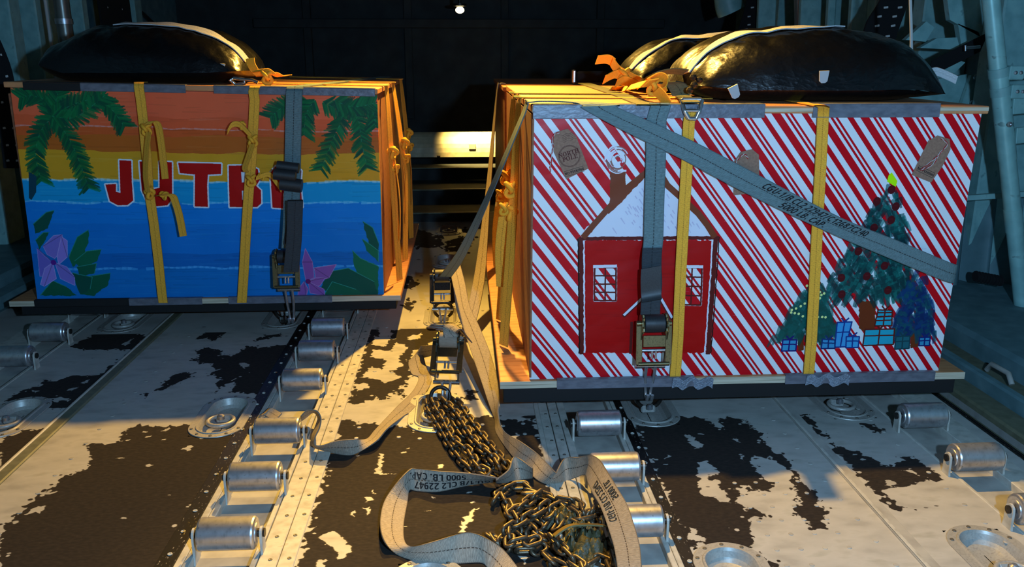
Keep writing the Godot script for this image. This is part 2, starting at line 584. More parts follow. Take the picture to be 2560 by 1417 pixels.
func stroke(im: Image, p: PackedVector2Array, w: float, src, closed := false):
	for i in (p.size() if closed else p.size() - 1):
		var a := p[i]
		var b := p[(i + 1) % p.size()]
		var d := (b - a).normalized() * w * 0.5
		var q := d.orthogonal()
		fill(im, PackedVector2Array([a + q - d * 0.5, b + q + d * 0.5, b - q + d * 0.5, a - q - d * 0.5]), src)

func disc(im: Image, c: Vector2, r: float, src, sq := 1.0):
	var p := PackedVector2Array()
	for k in 14:
		p.append(c + Vector2(cos(TAU * k / 14.0) * r, sin(TAU * k / 14.0) * r * sq))
	fill(im, p, src)

# a see-through brush mark
func dab(im: Image, a: Vector2, b: Vector2, w: float, c: Color, alpha: float):
	var lo := Vector2(minf(a.x, b.x), minf(a.y, b.y)) - Vector2(w, w)
	var hi := Vector2(maxf(a.x, b.x), maxf(a.y, b.y)) + Vector2(w, w)
	var d := b - a
	var l2 := maxf(d.length_squared(), 1e-3)
	var q := d.orthogonal().normalized()
	for y in range(maxi(0, int(lo.y)), mini(im.get_height() - 1, int(hi.y)) + 1):
		for x in range(maxi(0, int(lo.x)), mini(im.get_width() - 1, int(hi.x)) + 1):
			var v := Vector2(x, y) - a
			var t := v.dot(d) / l2
			var s := absf(v.dot(q)) / (w * 0.5)
			if t < 0.0 or t > 1.0 or s > 1.0 - 0.5 * t * t:
				continue
			var k := alpha * (0.75 + 0.25 * sin(v.dot(q) * 2.3))
			im.set_pixel(x, y, im.get_pixel(x, y).lerp(c, k))

func map2(p: PackedVector2Array, lo: Vector2, scale_: Vector2) -> PackedVector2Array:
	var o := PackedVector2Array()
	for q in p:
		o.append((q - lo) * scale_)
	return o

# ---------- the bay itself ----------
func build_shell():
	var wl := structure("wall_left")
	var st := mb()
	span(st, Vector3(-2.4, -0.1, -7.2), Vector3(-2.2, 2.8, 1.6), 0.0)
	part(wl, "skin", st, M.teal_dark)
	var wr := structure("wall_right")
	st = mb()
	span(st, Vector3(2.2, -0.1, -7.2), Vector3(2.4, 2.8, 1.6), 0.0)
	part(wr, "skin", st, M.teal_dark)
	var ce := structure("ceiling")
	st = mb()
	span(st, Vector3(-2.4, 2.7, -7.2), Vector3(2.4, 2.9, 1.6), 0.0)
	part(ce, "skin", st, M.shell)
	var wb := structure("wall_back")
	st = mb()
	span(st, Vector3(-2.2, -0.1, -7.2), Vector3(2.2, 2.7, -7.0), 0.0)
	part(wb, "skin", st, M.shell)
	for x in [-1.2, -0.42, 0.34, 1.1]:
		st = mb()
		span(st, Vector3(x - 0.03, 0.45, -7.0), Vector3(x + 0.03, 2.6, -6.95), 0.004)
		part(wb, "stiffener", st, M.shell)
	st = mb()
	span(st, Vector3(-1.6, 1.15, -7.0), Vector3(1.6, 1.22, -6.9), 0.006)
	part(wb, "ledge", st, M.shell)
	var wf := structure("wall_front")
	st = mb()
	span(st, Vector3(-2.2, -0.1, 1.4), Vector3(2.2, 2.7, 1.6), 0.0)
	part(wf, "skin", st, M.shell)

func floor_image(lo: Vector2, size: Vector2, res: Vector2i, dark: Array, light: Array, seed_: int) -> Array:
	var im := Image.create_empty(res.x, res.y, false, Image.FORMAT_RGB8)
	var paint := ramp_image(512, 0.012, seed_, [[0.0, Color(0.6, 0.59, 0.56)], [0.35, Color(0.67, 0.66, 0.63)], [0.7, Color(0.7, 0.69, 0.66)], [1.0, Color(0.63, 0.62, 0.58)]], 5)
	var coat := ramp_image(512, 0.09, seed_ + 1, [[0.0, Color(0.09, 0.075, 0.065)], [0.5, Color(0.135, 0.11, 0.095)], [0.8, Color(0.155, 0.13, 0.11)], [1.0, Color(0.2, 0.17, 0.145)]], 4)
	for y in range(0, res.y, 512):
		for x in range(0, res.x, 512):
			im.blit_rect(paint, Rect2i(0, 0, 512, 512), Vector2i(x, y))
	var sc := Vector2(res) / size
	var r := RandomNumberGenerator.new()
	r.seed = seed_
	for f in dark:
		var p := map2(v2s(f), lo, sc)
		var jag := wobble(p, 26.0, 3.0, seed_, 0.025, Vector2(0.5, 1.0))
		fill(im, jag, coat)
		for i in jag.size():
			if r.randf() < 0.16:
				var q := jag[i] + Vector2(r.randf_range(-8, 8), r.randf_range(-14, 14))
				disc(im, q, r.randf_range(0.8, 3.4), coat if r.randf() < 0.55 else paint, r.randf_range(1.2, 2.8))
	for f in light:
		var p := map2(v2s(f), lo, sc)
		fill(im, wobble(p, 15.0, 3.0, seed_ + 5, 0.04, Vector2(0.5, 1.0)), paint)
	# chips knocked out of the dark coat, and rubbed spots
	for k in 170:
		var q := Vector2(r.randf() * res.x, r.randf() * res.y)
		if im.get_pixelv(Vector2i(q)).v < 0.3:
			var a := r.randf() * TAU
			var d := Vector2(cos(a), sin(a)) * r.randf_range(2, 9)
			fill(im, wobble(PackedVector2Array([q - d, q + d.orthogonal() * 0.5, q + d, q - d.orthogonal() * 0.6]), 3.0, 2.0, k, 0.2), paint)
		elif r.randf() < 0.4:
			disc(im, q, r.randf_range(1.5, 3.5), Color(0.42, 0.4, 0.37), 1.3)
	# the rough coat scatters light, the bare paint has some sheen
	var rim: Image = im.duplicate()
	rim.resize(1024, 1024, Image.INTERPOLATE_BILINEAR)
	rim.convert(Image.FORMAT_L8)
	var by := rim.get_data()
	for i in by.size():
		by[i] = 242 if by[i] < 90 else 112
	return [tex(im), tex(Image.create_from_data(1024, 1024, false, Image.FORMAT_L8, by))]

func floor_material(made: Array) -> StandardMaterial3D:
	var m := StandardMaterial3D.new()
	m.albedo_texture = made[0]
	m.roughness = 1.0
	m.roughness_texture = made[1]
	m.roughness_texture_channel = BaseMaterial3D.TEXTURE_CHANNEL_GRAYSCALE
	m.metallic_specular = 0.4
	return m

# a deck panel in plan, with oval openings for the tie-down pans
func deck_panel(parent: Node, called: String, x0: float, x1: float, z0: float, z1: float, holes: Array, m: Material, lo: Vector2, size: Vector2):
	var st := mb()
	var up := Vector3.UP
	var uv := func(p: Vector3) -> Vector2: return Vector2((p.x - lo.x) / size.x, (p.z - lo.y) / size.y)
	var rect := func(a: float, b: float, c: float, d: float):
		if b - a < 1e-4 or d - c < 1e-4:
			return
		var p := [Vector3(a, 0, c), Vector3(b, 0, c), Vector3(b, 0, d), Vector3(a, 0, d)]
		quad(st, p, [up], [uv.call(p[0]), uv.call(p[1]), uv.call(p[2]), uv.call(p[3])])
	var z := z0
	holes.sort_custom(func(a, b): return a.y < b.y)
	for h in holes:
		var hx := 0.06
		var hz := 0.125
		var xa := maxf(h.x - hx, x0)
		var xb := minf(h.x + hx, x1)
		rect.call(x0, x1, z, h.y - hz)
		rect.call(x0, xa, h.y - hz, h.y + hz)
		rect.call(xb, x1, h.y - hz, h.y + hz)
		var ins := stadium(0.052, 0.066, 32)
		for k in 32:
			var q := []
			var u := []
			for e in [[k, 0], [k + 1, 0], [k + 1, 1], [k, 1]]:
				var i: Vector2 = ins[e[0] % 32]
				var p := Vector3(h.x + i.x, 0, h.y + i.y)
				if e[1] == 1:
					var g := minf((xb - h.x if i.x > 0 else h.x - xa) / maxf(absf(i.x), 1e-5), hz / maxf(absf(i.y), 1e-5))
					p = Vector3(h.x + i.x * g, 0, h.y + i.y * g)
				q.append(p)
				u.append(uv.call(p))
			quad(st, q, [up], u)
		z = h.y + hz
	rect.call(x0, x1, z, z1)
	for e in [[Vector3(x0, 0, z0), Vector3(x1, 0, z0), Vector3.FORWARD], [Vector3(x0, 0, z1), Vector3(x1, 0, z1), Vector3.BACK], [Vector3(x0, 0, z0), Vector3(x0, 0, z1), Vector3.LEFT], [Vector3(x1, 0, z0), Vector3(x1, 0, z1), Vector3.RIGHT]]:
		var dn := Vector3(0, -0.02, 0)
		quad(st, [e[0], e[1], e[1] + dn, e[0] + dn], [e[2]], [uv.call(e[0]), uv.call(e[1]), uv.call(e[1]), uv.call(e[0])])
	part(parent, called, st, m)

# stadium in plan: radius r, half straight length s along z
func stadium(r: float, s: float, n: int) -> Array:
	var o := []
	for k in n:
		var t := TAU * (k + 0.5) / n
		o.append(Vector2(cos(t) * r, sin(t) * r + (s if sin(t) > 0 else -s)))
	return o

func tie_down(at: Vector3, label: String, tilt := 0.0):
	var t := thing("tie_down_ring", label, "tie-down ring", at, "tie-down rings let into the deck")
	var st := mb()
	var prof := [[0.074, 0.001], [0.073, 0.003], [0.056, 0.0035], [0.054, 0.006], [0.05, 0.006], [0.047, 0.0], [0.043, -0.012], [0.036, -0.02], [0.02, -0.023], [0.001, -0.024]]
	for i in prof.size() - 1:
		var a := stadium(prof[i][0], 0.066, 40)
		var b := stadium(prof[i + 1][0], 0.066, 40)
		for k in 40:
			var l := (k + 1) % 40
			var d := Vector2(prof[i + 1][0] - prof[i][0], prof[i + 1][1] - prof[i][1])
			var nn := []
			for w in [k, l]:
				var th: float = TAU * (w + 0.5) / 40.0
				nn.append(Vector3(cos(th) * d.y, -d.x, sin(th) * d.y).normalized())
			quad(st, [Vector3(a[k].x, prof[i][1], a[k].y), Vector3(a[l].x, prof[i][1], a[l].y), Vector3(b[l].x, prof[i + 1][1], b[l].y), Vector3(b[k].x, prof[i + 1][1], b[k].y)], [nn[0], nn[1], nn[1], nn[0]])
	var pan := part(t, "pan", st, M.pan)
	st = mb()
	for p in stadium(0.0645, 0.066, 10):
		lathe(st, [Vector2(0.0045, 0.003), Vector2(0.004, 0.0048), Vector2(0.0, 0.0052)], 8, Transform3D(Basis.IDENTITY, Vector3(p.x, 0, p.y)))
	part(pan, "rivets", st, M.screw).set_meta("kind", "stuff")
	st = mb()
	cbox(st, Vector3(0.04, 0.022, 0.02), Transform3D(Basis.IDENTITY, Vector3(0, -0.006, 0.0)), 0.004)
	part(t, "lug", st, M.pan)
	st = mb()
	lathe(st, [Vector2(0.009, 0.0), Vector2(0.009, 0.009), Vector2(0.005, 0.013), Vector2(0.0, 0.0135)], 12, Transform3D(Basis.IDENTITY, Vector3(0, 0.002, 0.022)))
	part(t, "bolt", st, M.steel)
	st = mb()
	var ring := []
	for k in 28:
		var a := TAU * k / 28.0
		ring.append(Vector3(cos(a) * 0.034, 0, sin(a) * 0.034 + 0.03))
	tube(st, ring, 0.006, 10, true)
	part(t, "ring", st, M.dark_metal if tilt > 0.0 else M.pan, Transform3D(Basis(Vector3.RIGHT, -tilt), Vector3(0, 0.0, 0)))

func conveyor(label: String, x: float, zs: Array, lip: float, rail_l: Array, rail_r: Array, tray_x: Array):
	var t := thing("roller_conveyor", label, "roller conveyor", Vector3(x, 0, 0), "roller conveyors let into the deck")
	var st := mb()
	span(st, Vector3(tray_x[0] - x, -0.03, -6.2), Vector3(tray_x[1] - x, -0.018, 1.2), 0.0)
	part(t, "tray", st, M.tray)
	for r in rail_l + rail_r:
		st = mb()
		span(st, Vector3(r[0] - x, -0.03, -6.2), Vector3(r[1] - x, r[2], 1.2), 0.0015)
		part(t, "rail", st, M.rail)
	# screws in the rails
	st = mb()
	for r in rail_r:
		if r[1] - r[0] < 0.024:
			continue
		for k in 46:
			lathe(st, [Vector2(0.0045, 0.0), Vector2(0.004, 0.0012), Vector2(0.002, 0.0012), Vector2(0.0, 0.0004)], 8, Transform3D(Basis.IDENTITY, Vector3((r[0] + r[1]) * 0.5 - x + 0.004 * (k % 2), r[2], -4.4 + k * 0.083)))
	part(t, "screws", st, M.screw).set_meta("kind", "stuff")
	for z in zs:
		var rm := part(t, "roller", roller_mesh, M.steel, Transform3D(Basis(Vector3.RIGHT, rng.randf() * TAU), Vector3(0, 0.043, z)))
		for s in [-1.0, 1.0]:
			var b := part(rm, "bracket", bracket_mesh, M.rail)
			b.transform = Transform3D(rm.transform.basis.inverse(), Vector3(s * 0.0665, 0, 0))
			part(rm, "axle", axle_mesh, M.dark_metal, Transform3D(Basis(Vector3.BACK, PI / 2), Vector3(s * 0.066, 0, 0)))

var roller_mesh: Mesh
var bracket_mesh: Mesh
var axle_mesh: Mesh

func build_deck():
	var st := mb()
	var ax := Transform3D(Basis(Vector3.BACK, PI / 2), Vector3.ZERO)
	lathe(st, [Vector2(0.0, -0.058), Vector2(0.02, -0.058), Vector2(0.021, -0.056), Vector2(0.027, -0.056), Vector2(0.0315, -0.0545), Vector2(0.033, -0.051), Vector2(0.033, 0.051), Vector2(0.0315, 0.0545), Vector2(0.027, 0.056), Vector2(0.021, 0.056), Vector2(0.02, 0.058), Vector2(0.0, 0.058)], 32, ax)
	roller_mesh = st.commit()
	st = mb()
	var ear := PackedVector2Array([Vector2(-0.017, -0.062), Vector2(0.02, -0.062), Vector2(0.013, -0.03), Vector2(0.013, 0.0)])
	for k in range(1, 8):
		ear.append(Vector2(cos(PI * k / 8.0) * 0.013, sin(PI * k / 8.0) * 0.013))
	ear.append_array(PackedVector2Array([Vector2(-0.013, 0.0), Vector2(-0.013, -0.03)]))
	plate(st, ear, 0.005, Transform3D(Basis(Vector3.UP, PI / 2), Vector3.ZERO))
	bracket_mesh = st.commit()
	st = mb()
	lathe(st, [Vector2(0.0, -0.007), Vector2(0.009, -0.007), Vector2(0.009, 0.007), Vector2(0.0, 0.007)], 12)
	axle_mesh = st.commit()

	var near_lo := Vector2(-1.72, -3.0)
	var near_size := Vector2(3.44, 1.72)
	var far_lo := Vector2(-1.72, -6.2)
	var far_size := Vector2(3.44, 3.2)
	var dark := [
		[-0.9,-1.472,-0.966,-1.6,-0.979,-1.64,-0.98,-1.698,-0.981,-1.741,-0.976,-1.781,-0.95,-1.789,-0.964,-1.837,-0.96,-1.875,-0.932,-1.896,-0.92,-1.93,-0.945,-1.992,-0.965,-2.018,-0.97,-2.05,-0.955,-2.056,-0.909,-2.04,-0.896,-2.059,-0.906,-2.1,-0.91,-2.135,-0.894,-2.156,-0.831,-2.145,-0.802,-2.147,-0.773,-2.149,-0.745,-2.147,-0.729,-2.104,-0.691,-2.074,-0.597,-2.083,-0.599,-2.042,-0.603,-1.948,-0.603,-1.833,-0.602,-1.764,-0.619,-1.706,-0.607,-1.691,-0.603,-1.58,-0.608,-1.551,-0.589,-1.454],
		[-1.113,-1.889,-1.214,-2.087,-1.173,-2.14,-1.119,-2.156,-1.108,-2.15,-1.109,-1.989,-1.109,-1.883,-1.134,-1.785,-1.26,-2.016],
		[-1.343,-2.81,-1.325,-2.96,-1.259,-2.943,-1.183,-2.984,-1.156,-2.931,-1.127,-2.905,-1.121,-2.82,-1.115,-2.763,-1.172,-2.777,-1.231,-2.775,-1.286,-2.773],
		[-1.332,-2.343,-1.334,-2.394,-1.307,-2.444,-1.282,-2.461,-1.296,-2.498,-1.265,-2.496,-1.242,-2.514,-1.181,-2.538,-1.165,-2.523,-1.139,-2.546,-1.148,-2.585,-1.132,-2.614,-1.126,-2.666,-1.135,-2.709,-1.121,-2.73,-1.115,-2.665,-1.117,-2.506,-1.114,-2.339,-1.112,-2.291,-1.141,-2.284,-1.192,-2.268,-1.198,-2.328,-1.143,-2.333,-1.161,-2.358,-1.226,-2.362,-1.288,-2.357],
		[-0.941,-2.857,-0.943,-2.919,-0.913,-2.981,-0.886,-2.954,-0.865,-2.953,-0.864,-2.89,-0.883,-2.842,-0.913,-2.88],
		[-0.905,-2.664,-0.879,-2.673,-0.906,-2.74,-0.897,-2.784,-0.844,-2.759,-0.811,-2.69,-0.773,-2.688,-0.767,-2.721,-0.753,-2.788,-0.73,-2.786,-0.709,-2.762,-0.614,-2.797,-0.574,-2.573,-0.589,-2.476,-0.606,-2.352,-0.696,-2.374,-0.704,-2.483,-0.714,-2.456,-0.736,-2.439,-0.741,-2.36,-0.751,-2.467,-0.794,-2.526,-0.81,-2.606,-0.87,-2.641],
		[-0.919,-2.396,-0.927,-2.468,-0.904,-2.523,-0.855,-2.544,-0.872,-2.465,-0.905,-2.413],
		[-0.953,-2.381,-0.943,-2.389,-0.927,-2.375,-0.936,-2.358],
		[-0.741,-2.834,-0.72,-2.894,-0.665,-2.916,-0.636,-2.889,-0.679,-2.867,-0.721,-2.845],
		[-0.339,-2.267,-0.34,-2.372,-0.346,-2.453,-0.344,-2.58,-0.344,-2.753,-0.348,-2.898,-0.341,-2.988,-0.304,-2.895,-0.314,-2.798,-0.263,-2.831,-0.263,-2.931,-0.167,-2.978,-0.124,-2.936,-0.087,-2.921,-0.092,-2.797,-0.119,-2.787,-0.141,-2.741,-0.18,-2.698,-0.187,-2.612,-0.165,-2.49,-0.177,-2.453,-0.2,-2.39,-0.174,-2.286,-0.202,-2.321,-0.219,-2.365,-0.242,-2.29,-0.267,-2.316,-0.296,-2.276],
		[-0.343,-2.153,-0.319,-2.156,-0.291,-2.128,-0.249,-2.133,-0.235,-2.111,-0.156,-2.106,-0.144,-2.092,-0.095,-2.071,-0.065,-2.08,0.011,-2.155,0.058,-2.16,0.097,-2.136,0.142,-2.118,0.18,-2.131,0.159,-2.154,0.181,-2.157,0.183,-2.066,0.187,-1.909,0.194,-1.761,0.198,-1.613,0.197,-1.409,-0.045,-1.388,-0.332,-1.439,-0.336,-1.47,-0.339,-1.577,-0.337,-1.643,-0.338,-1.739,-0.341,-1.845,-0.345,-1.921,-0.343,-2.041],
		[0.441,-2.065,0.488,-2.07,0.547,-2.088,0.574,-2.131,0.609,-2.121,0.654,-2.111,0.664,-2.06,0.682,-2.037,0.688,-2.109,0.72,-2.123,0.744,-2.099,0.744,-2.069,0.778,-2.032,0.756,-2.098,0.77,-2.083,0.76,-2.04,0.775,-2.025,0.773,-1.978,0.757,-1.939,0.769,-1.907,0.777,-1.875,0.785,-1.821,0.781,-1.759,0.78,-1.717,0.792,-1.695,0.777,-1.646,0.779,-1.603,0.749,-1.55,0.715,-1.556,0.713,-1.607,0.732,-1.663,0.749,-1.718,0.767,-1.76,0.771,-1.805,0.766,-1.846,0.744,-1.877,0.714,-1.873,0.692,-1.85,0.693,-1.821,0.697,-1.792,0.701,-1.764,0.701,-1.737,0.688,-1.711,0.645,-1.709,0.636,-1.73,0.666,-1.723,0.627,-1.736,0.606,-1.685,0.599,-1.646,0.619,-1.631,0.631,-1.607,0.605,-1.59,0.584,-1.555,0.579,-1.512,0.566,-1.472,0.572,-1.456,0.535,-1.446,0.482,-1.501,0.455,-1.487,0.442,-1.491,0.443,-1.572,0.441,-1.622,0.462,-1.719,0.445,-1.746,0.441,-1.779,0.449,-1.888,0.448,-1.983],
		[0.922,-2.126,0.943,-2.125,0.941,-2.08,0.93,-2.045,0.94,-2.009,0.94,-1.981,0.933,-1.965,0.919,-1.996,0.918,-2.045],
		[1.07,-2.051,1.103,-2.042,1.104,-2.006,1.081,-1.99,1.06,-2.016],
		[0.932,-1.942,0.956,-1.909,0.99,-1.881,0.999,-1.827,1.023,-1.808,1.057,-1.835,1.086,-1.864,1.11,-1.85,1.108,-1.809,1.112,-1.774,1.109,-1.735,1.067,-1.732,1.019,-1.719,0.969,-1.701,0.952,-1.691,0.945,-1.656,0.958,-1.636,0.963,-1.611,0.935,-1.606,0.923,-1.623,0.925,-1.703,0.926,-1.779,0.926,-1.873,0.922,-1.91],
		[0.605,-1.636,0.628,-1.63,0.642,-1.597,0.625,-1.598,0.603,-1.585,0.584,-1.555,0.578,-1.525,0.563,-1.472,0.573,-1.448,0.598,-1.439,0.59,-1.387,0.503,-1.392],
		[-0.017,-2.278,-0.001,-2.338,0.023,-2.357,0.03,-2.285,0.006,-2.267],
		[1.185,-2.184,1.198,-2.183,1.198,-2.151,1.184,-2.136],
	]
	var light := [
		[-0.974,-1.705,-0.96,-1.711,-0.954,-1.735,-0.934,-1.739,-0.933,-1.71,-0.953,-1.706],
		[-0.786,-1.917,-0.781,-1.925,-0.773,-1.919,-0.778,-1.91], [-0.725,-2.004,-0.71,-2.023,-0.699,-2.003,-0.706,-1.991], [-0.809,-2.115,-0.802,-2.129,-0.795,-2.136,-0.796,-2.111], [-0.618,-1.701,-0.607,-1.715,-0.6,-1.724,-0.6,-1.677],
		[-1.188,-2.42,-1.169,-2.445,-1.167,-2.41], [-1.174,-2.482,-1.155,-2.499,-1.156,-2.463], [-1.293,-2.422,-1.266,-2.42,-1.271,-2.403], [-1.183,-2.824,-1.171,-2.895,-1.163,-2.811],
		[-0.732,-2.612,-0.713,-2.621,-0.695,-2.59,-0.711,-2.57], [-0.797,-2.56,-0.782,-2.569,-0.783,-2.55],
		[-0.328,-2.471,-0.306,-2.567,-0.267,-2.535,-0.265,-2.627,-0.315,-2.651,-0.315,-2.728,-0.252,-2.702,-0.248,-2.794,-0.194,-2.744,-0.225,-2.635,-0.205,-2.562,-0.241,-2.514,-0.202,-2.464,-0.247,-2.42,-0.281,-2.459], [-0.326,-2.871,-0.271,-2.831,-0.279,-2.749,-0.324,-2.775], [-0.342,-2.416,-0.302,-2.423,-0.294,-2.387,-0.325,-2.362], [-0.209,-2.852,-0.155,-2.887,-0.168,-2.825,-0.199,-2.815],
		[-0.306,-1.571,-0.3,-1.592,-0.28,-1.598,-0.265,-1.577,-0.255,-1.552,-0.238,-1.526,-0.244,-1.502,-0.261,-1.496,-0.274,-1.528,-0.299,-1.554], [-0.302,-1.464,-0.297,-1.49,-0.289,-1.497,-0.284,-1.474,-0.285,-1.455],
		[-0.221,-1.944,-0.213,-1.944,-0.21,-1.849,-0.176,-1.843,-0.175,-1.838,-0.22,-1.841], [-0.223,-1.753,-0.216,-1.766,-0.208,-1.747,-0.215,-1.74], [-0.235,-1.713,-0.228,-1.733,-0.215,-1.727,-0.224,-1.718,-0.23,-1.708], [-0.23,-1.684,-0.219,-1.693,-0.214,-1.666,-0.223,-1.665], [-0.252,-1.652,-0.249,-1.673,-0.242,-1.666],
		[-0.025,-1.574,-0.007,-1.638,0.008,-1.67,0.021,-1.674,0.005,-1.624,-0.013,-1.576], [-0.089,-1.73,-0.083,-1.732,-0.081,-1.72], [-0.096,-1.662,-0.091,-1.674,-0.085,-1.668,-0.092,-1.657], [-0.072,-1.876,-0.064,-1.881,-0.061,-1.866,-0.069,-1.864], [-0.158,-1.972,-0.15,-1.973,-0.154,-1.964],
		[0.109,-2.029,0.131,-2.048,0.14,-2.034,0.125,-2.008,0.113,-2.002], [0.1,-1.479,0.109,-1.482,0.11,-1.459,0.102,-1.456],
		[0.572,-2.016,0.584,-2.015,0.591,-1.975,0.605,-1.948,0.581,-1.927,0.572,-1.956], [0.57,-1.863,0.586,-1.862,0.595,-1.826,0.595,-1.798,0.575,-1.793,0.557,-1.767,0.587,-1.77,0.58,-1.728,0.59,-1.702,0.576,-1.662,0.552,-1.694,0.531,-1.695,0.531,-1.731,0.554,-1.817], [0.47,-1.566,0.482,-1.51,0.455,-1.515,0.455,-1.541], [0.491,-1.898,0.499,-1.903,0.499,-1.885,0.49,-1.878], [0.687,-1.976,0.7,-1.988,0.7,-1.962], [0.668,-1.888,0.685,-1.88,0.677,-1.863],
		[0.964,-1.722,0.986,-1.745,0.999,-1.723,0.973,-1.713], [1.042,-1.789,1.069,-1.799,1.068,-1.754,1.055,-1.772], [0.745,-1.683,0.751,-1.677,0.731,-1.639,0.731,-1.653],
	]
	var far_dark := [
		[-0.31,-4.637,-0.268,-4.752,-0.208,-4.631,-0.119,-4.515,-0.121,-4.273,-0.243,-4.247], [-0.095,-4.442,-0.004,-4.508,0.01,-4.332,-0.012,-4.139,-0.09,-4.175], [-0.004,-4.737,0.053,-4.774,0.04,-4.364,0.003,-4.436], [-0.287,-3.636,-0.246,-3.682,-0.216,-3.584,-0.234,-3.471,-0.277,-3.496], [-0.262,-3.283,-0.233,-3.363,-0.207,-3.202,-0.236,-3.148],
	]
	var fm := floor_material(floor_image(near_lo, near_size, Vector2i(2048, 2048), dark, light, 41))
	var ff := floor_material(floor_image(far_lo, far_size, Vector2i(1024, 1024), far_dark, [], 42))

	var fl := structure("floor")
	var holes := [Vector2(-1.255, -2.225), Vector2(-1.265, -3.085), Vector2(-0.672, -2.2), Vector2(-0.682, -3.1), Vector2(-0.09, -2.2), Vector2(-0.08, -1.345), Vector2(-0.085, -3.08), Vector2(-0.085, -3.97), Vector2(-0.09, -4.7), Vector2(0.512, -2.2), Vector2(0.512, -1.365), Vector2(1.064, -2.21), Vector2(1.052, -1.4)]
	var strips := [[-2.2, -1.6], [-1.385, -1.122], [-1.086, -0.616], [-0.344, 0.187], [0.446, 0.884], [0.915, 1.152], [1.33, 1.366], [1.42, 2.2]]
	for s in strips:
		var hn := []
		var hf := []
		for h in holes:
			if h.x > s[0] and h.x < s[1]:
				if h.y > -2.95:
					hn.append(h)
				else:
					hf.append(h)
		deck_panel(fl, "deck_panel", s[0], s[1], -2.94, -1.2, hn, fm, near_lo, near_size)
		deck_panel(fl, "deck_panel", s[0], s[1], -6.2, -2.94, hf, ff, far_lo, far_size)
		deck_panel(fl, "deck_panel", s[0], s[1], -1.2, 1.4, [], ff, far_lo, far_size)
	st = mb()
	span(st, Vector3(-2.2, -0.1, -7.0), Vector3(2.2, -0.031, 1.4), 0.0)
	part(fl, "subfloor", st, M.groove)
	# raised joint strips
	for s in [[-1.122, -1.086, 0.006], [0.884, 0.915, 0.007]]:
		st = mb()
		span(st, Vector3(s[0], -0.02, -6.2), Vector3(s[1], s[2], 1.2), 0.003)
		part(fl, "joint_strip", st, M.olive if s[0] < 0 else M.tray)
		st = mb()
		span(st, Vector3(s[0], s[2] - 0.002, -6.2), Vector3(s[0] + 0.008, s[2] + 0.003, 1.2), 0.002)
		part(fl, "joint_bead", st, M.rail)
	# black non-slip strips beside the rollers, with pale rivets
	for s in [[-0.616, -0.579], [0.419, 0.446]]:
		st = mb()
		span(st, Vector3(s[0], -0.02, -6.2), Vector3(s[1], 0.002, 1.2), 0.001)
		var bs := part(fl, "non_slip_strip", st, M.black_worn)
		st = mb()
		for k in 30:
			lathe(st, [Vector2(0.0052, 0.0015), Vector2(0.0048, 0.003), Vector2(0.0028, 0.0032), Vector2(0.0022, 0.002), Vector2(0.0, 0.002)], 10, Transform3D(Basis.IDENTITY, Vector3((s[0] + s[1]) * 0.5, 0.001, -3.6 + k * 0.083)))
		part(bs, "rivets", st, M.rail).set_meta("kind", "stuff")
	# rivets across the centre panel
	st = mb()
	for row in [-2.52, -2.96, -3.3, -2.105, -2.04]:
		for k in 9:
			lathe(st, [Vector2(0.006, 0.0), Vector2(0.0055, 0.0012), Vector2(0.0, 0.0016)], 8, Transform3D(Basis.IDENTITY, Vector3(-0.29 + k * 0.055, 0, row + 0.012 * (k % 2))))
	for k in 26:
		lathe(st, [Vector2(0.006, 0.0), Vector2(0.0055, 0.001), Vector2(0.0, 0.0013)], 8, Transform3D(Basis.IDENTITY, Vector3(0.835, 0, -2.6 + k * 0.085)))
		lathe(st, [Vector2(0.006, 0.0), Vector2(0.0055, 0.001), Vector2(0.0, 0.0013)], 8, Transform3D(Basis.IDENTITY, Vector3(-0.98, 0, -2.9 + k * 0.085)))
		lathe(st, [Vector2(0.006, 0.0), Vector2(0.0055, 0.001), Vector2(0.0, 0.0013)], 8, Transform3D(Basis.IDENTITY, Vector3(1.1, 0, -2.6 + k * 0.075)))
		lathe(st, [Vector2(0.0055, 0.0), Vector2(0.005, 0.001), Vector2(0.0, 0.0013)], 8, Transform3D(Basis.IDENTITY, Vector3(0.62 + 0.05 * (k % 4), 0, -1.75 + (k / 4) * 0.055)))
	part(fl, "rivets", st, M.tray).set_meta("kind", "stuff")

	var zs := [-3.75, -3.45, -3.15, -2.848, -2.607, -2.353, -2.005, -1.765, -1.529, -1.29]
	conveyor("roller conveyor beside the black strip, in the left half of the deck", -0.481, zs, 0.0, [[-0.579, -0.564, 0.001], [-0.563, -0.548, 0.001]], [[-0.43, -0.419, 0.003], [-0.417, -0.378, 0.002], [-0.376, -0.344, 0.004]], [-0.549, -0.43])
	conveyor("roller conveyor partly under the loose tan strap, in front of the striped crate", 0.339, zs, 0.0, [[0.395, 0.407, 0.002], [0.408, 0.419, 0.002]], [[0.187, 0.2, 0.003], [0.2, 0.225, 0.002], [0.227, 0.252, 0.003], [0.254, 0.274, 0.002]], [0.274, 0.396])
	conveyor("outermost roller conveyor at the foot of the left wall", -1.43, zs, 0.0, [[-1.6, -1.5, 0.003]], [[-1.395, -1.385, 0.002]], [-1.5, -1.395])
	conveyor("outermost roller conveyor along the right side rail", 1.203, zs, 0.0, [[1.265, 1.33, 0.002]], [[1.152, 1.16, 0.002]], [1.16, 1.265])

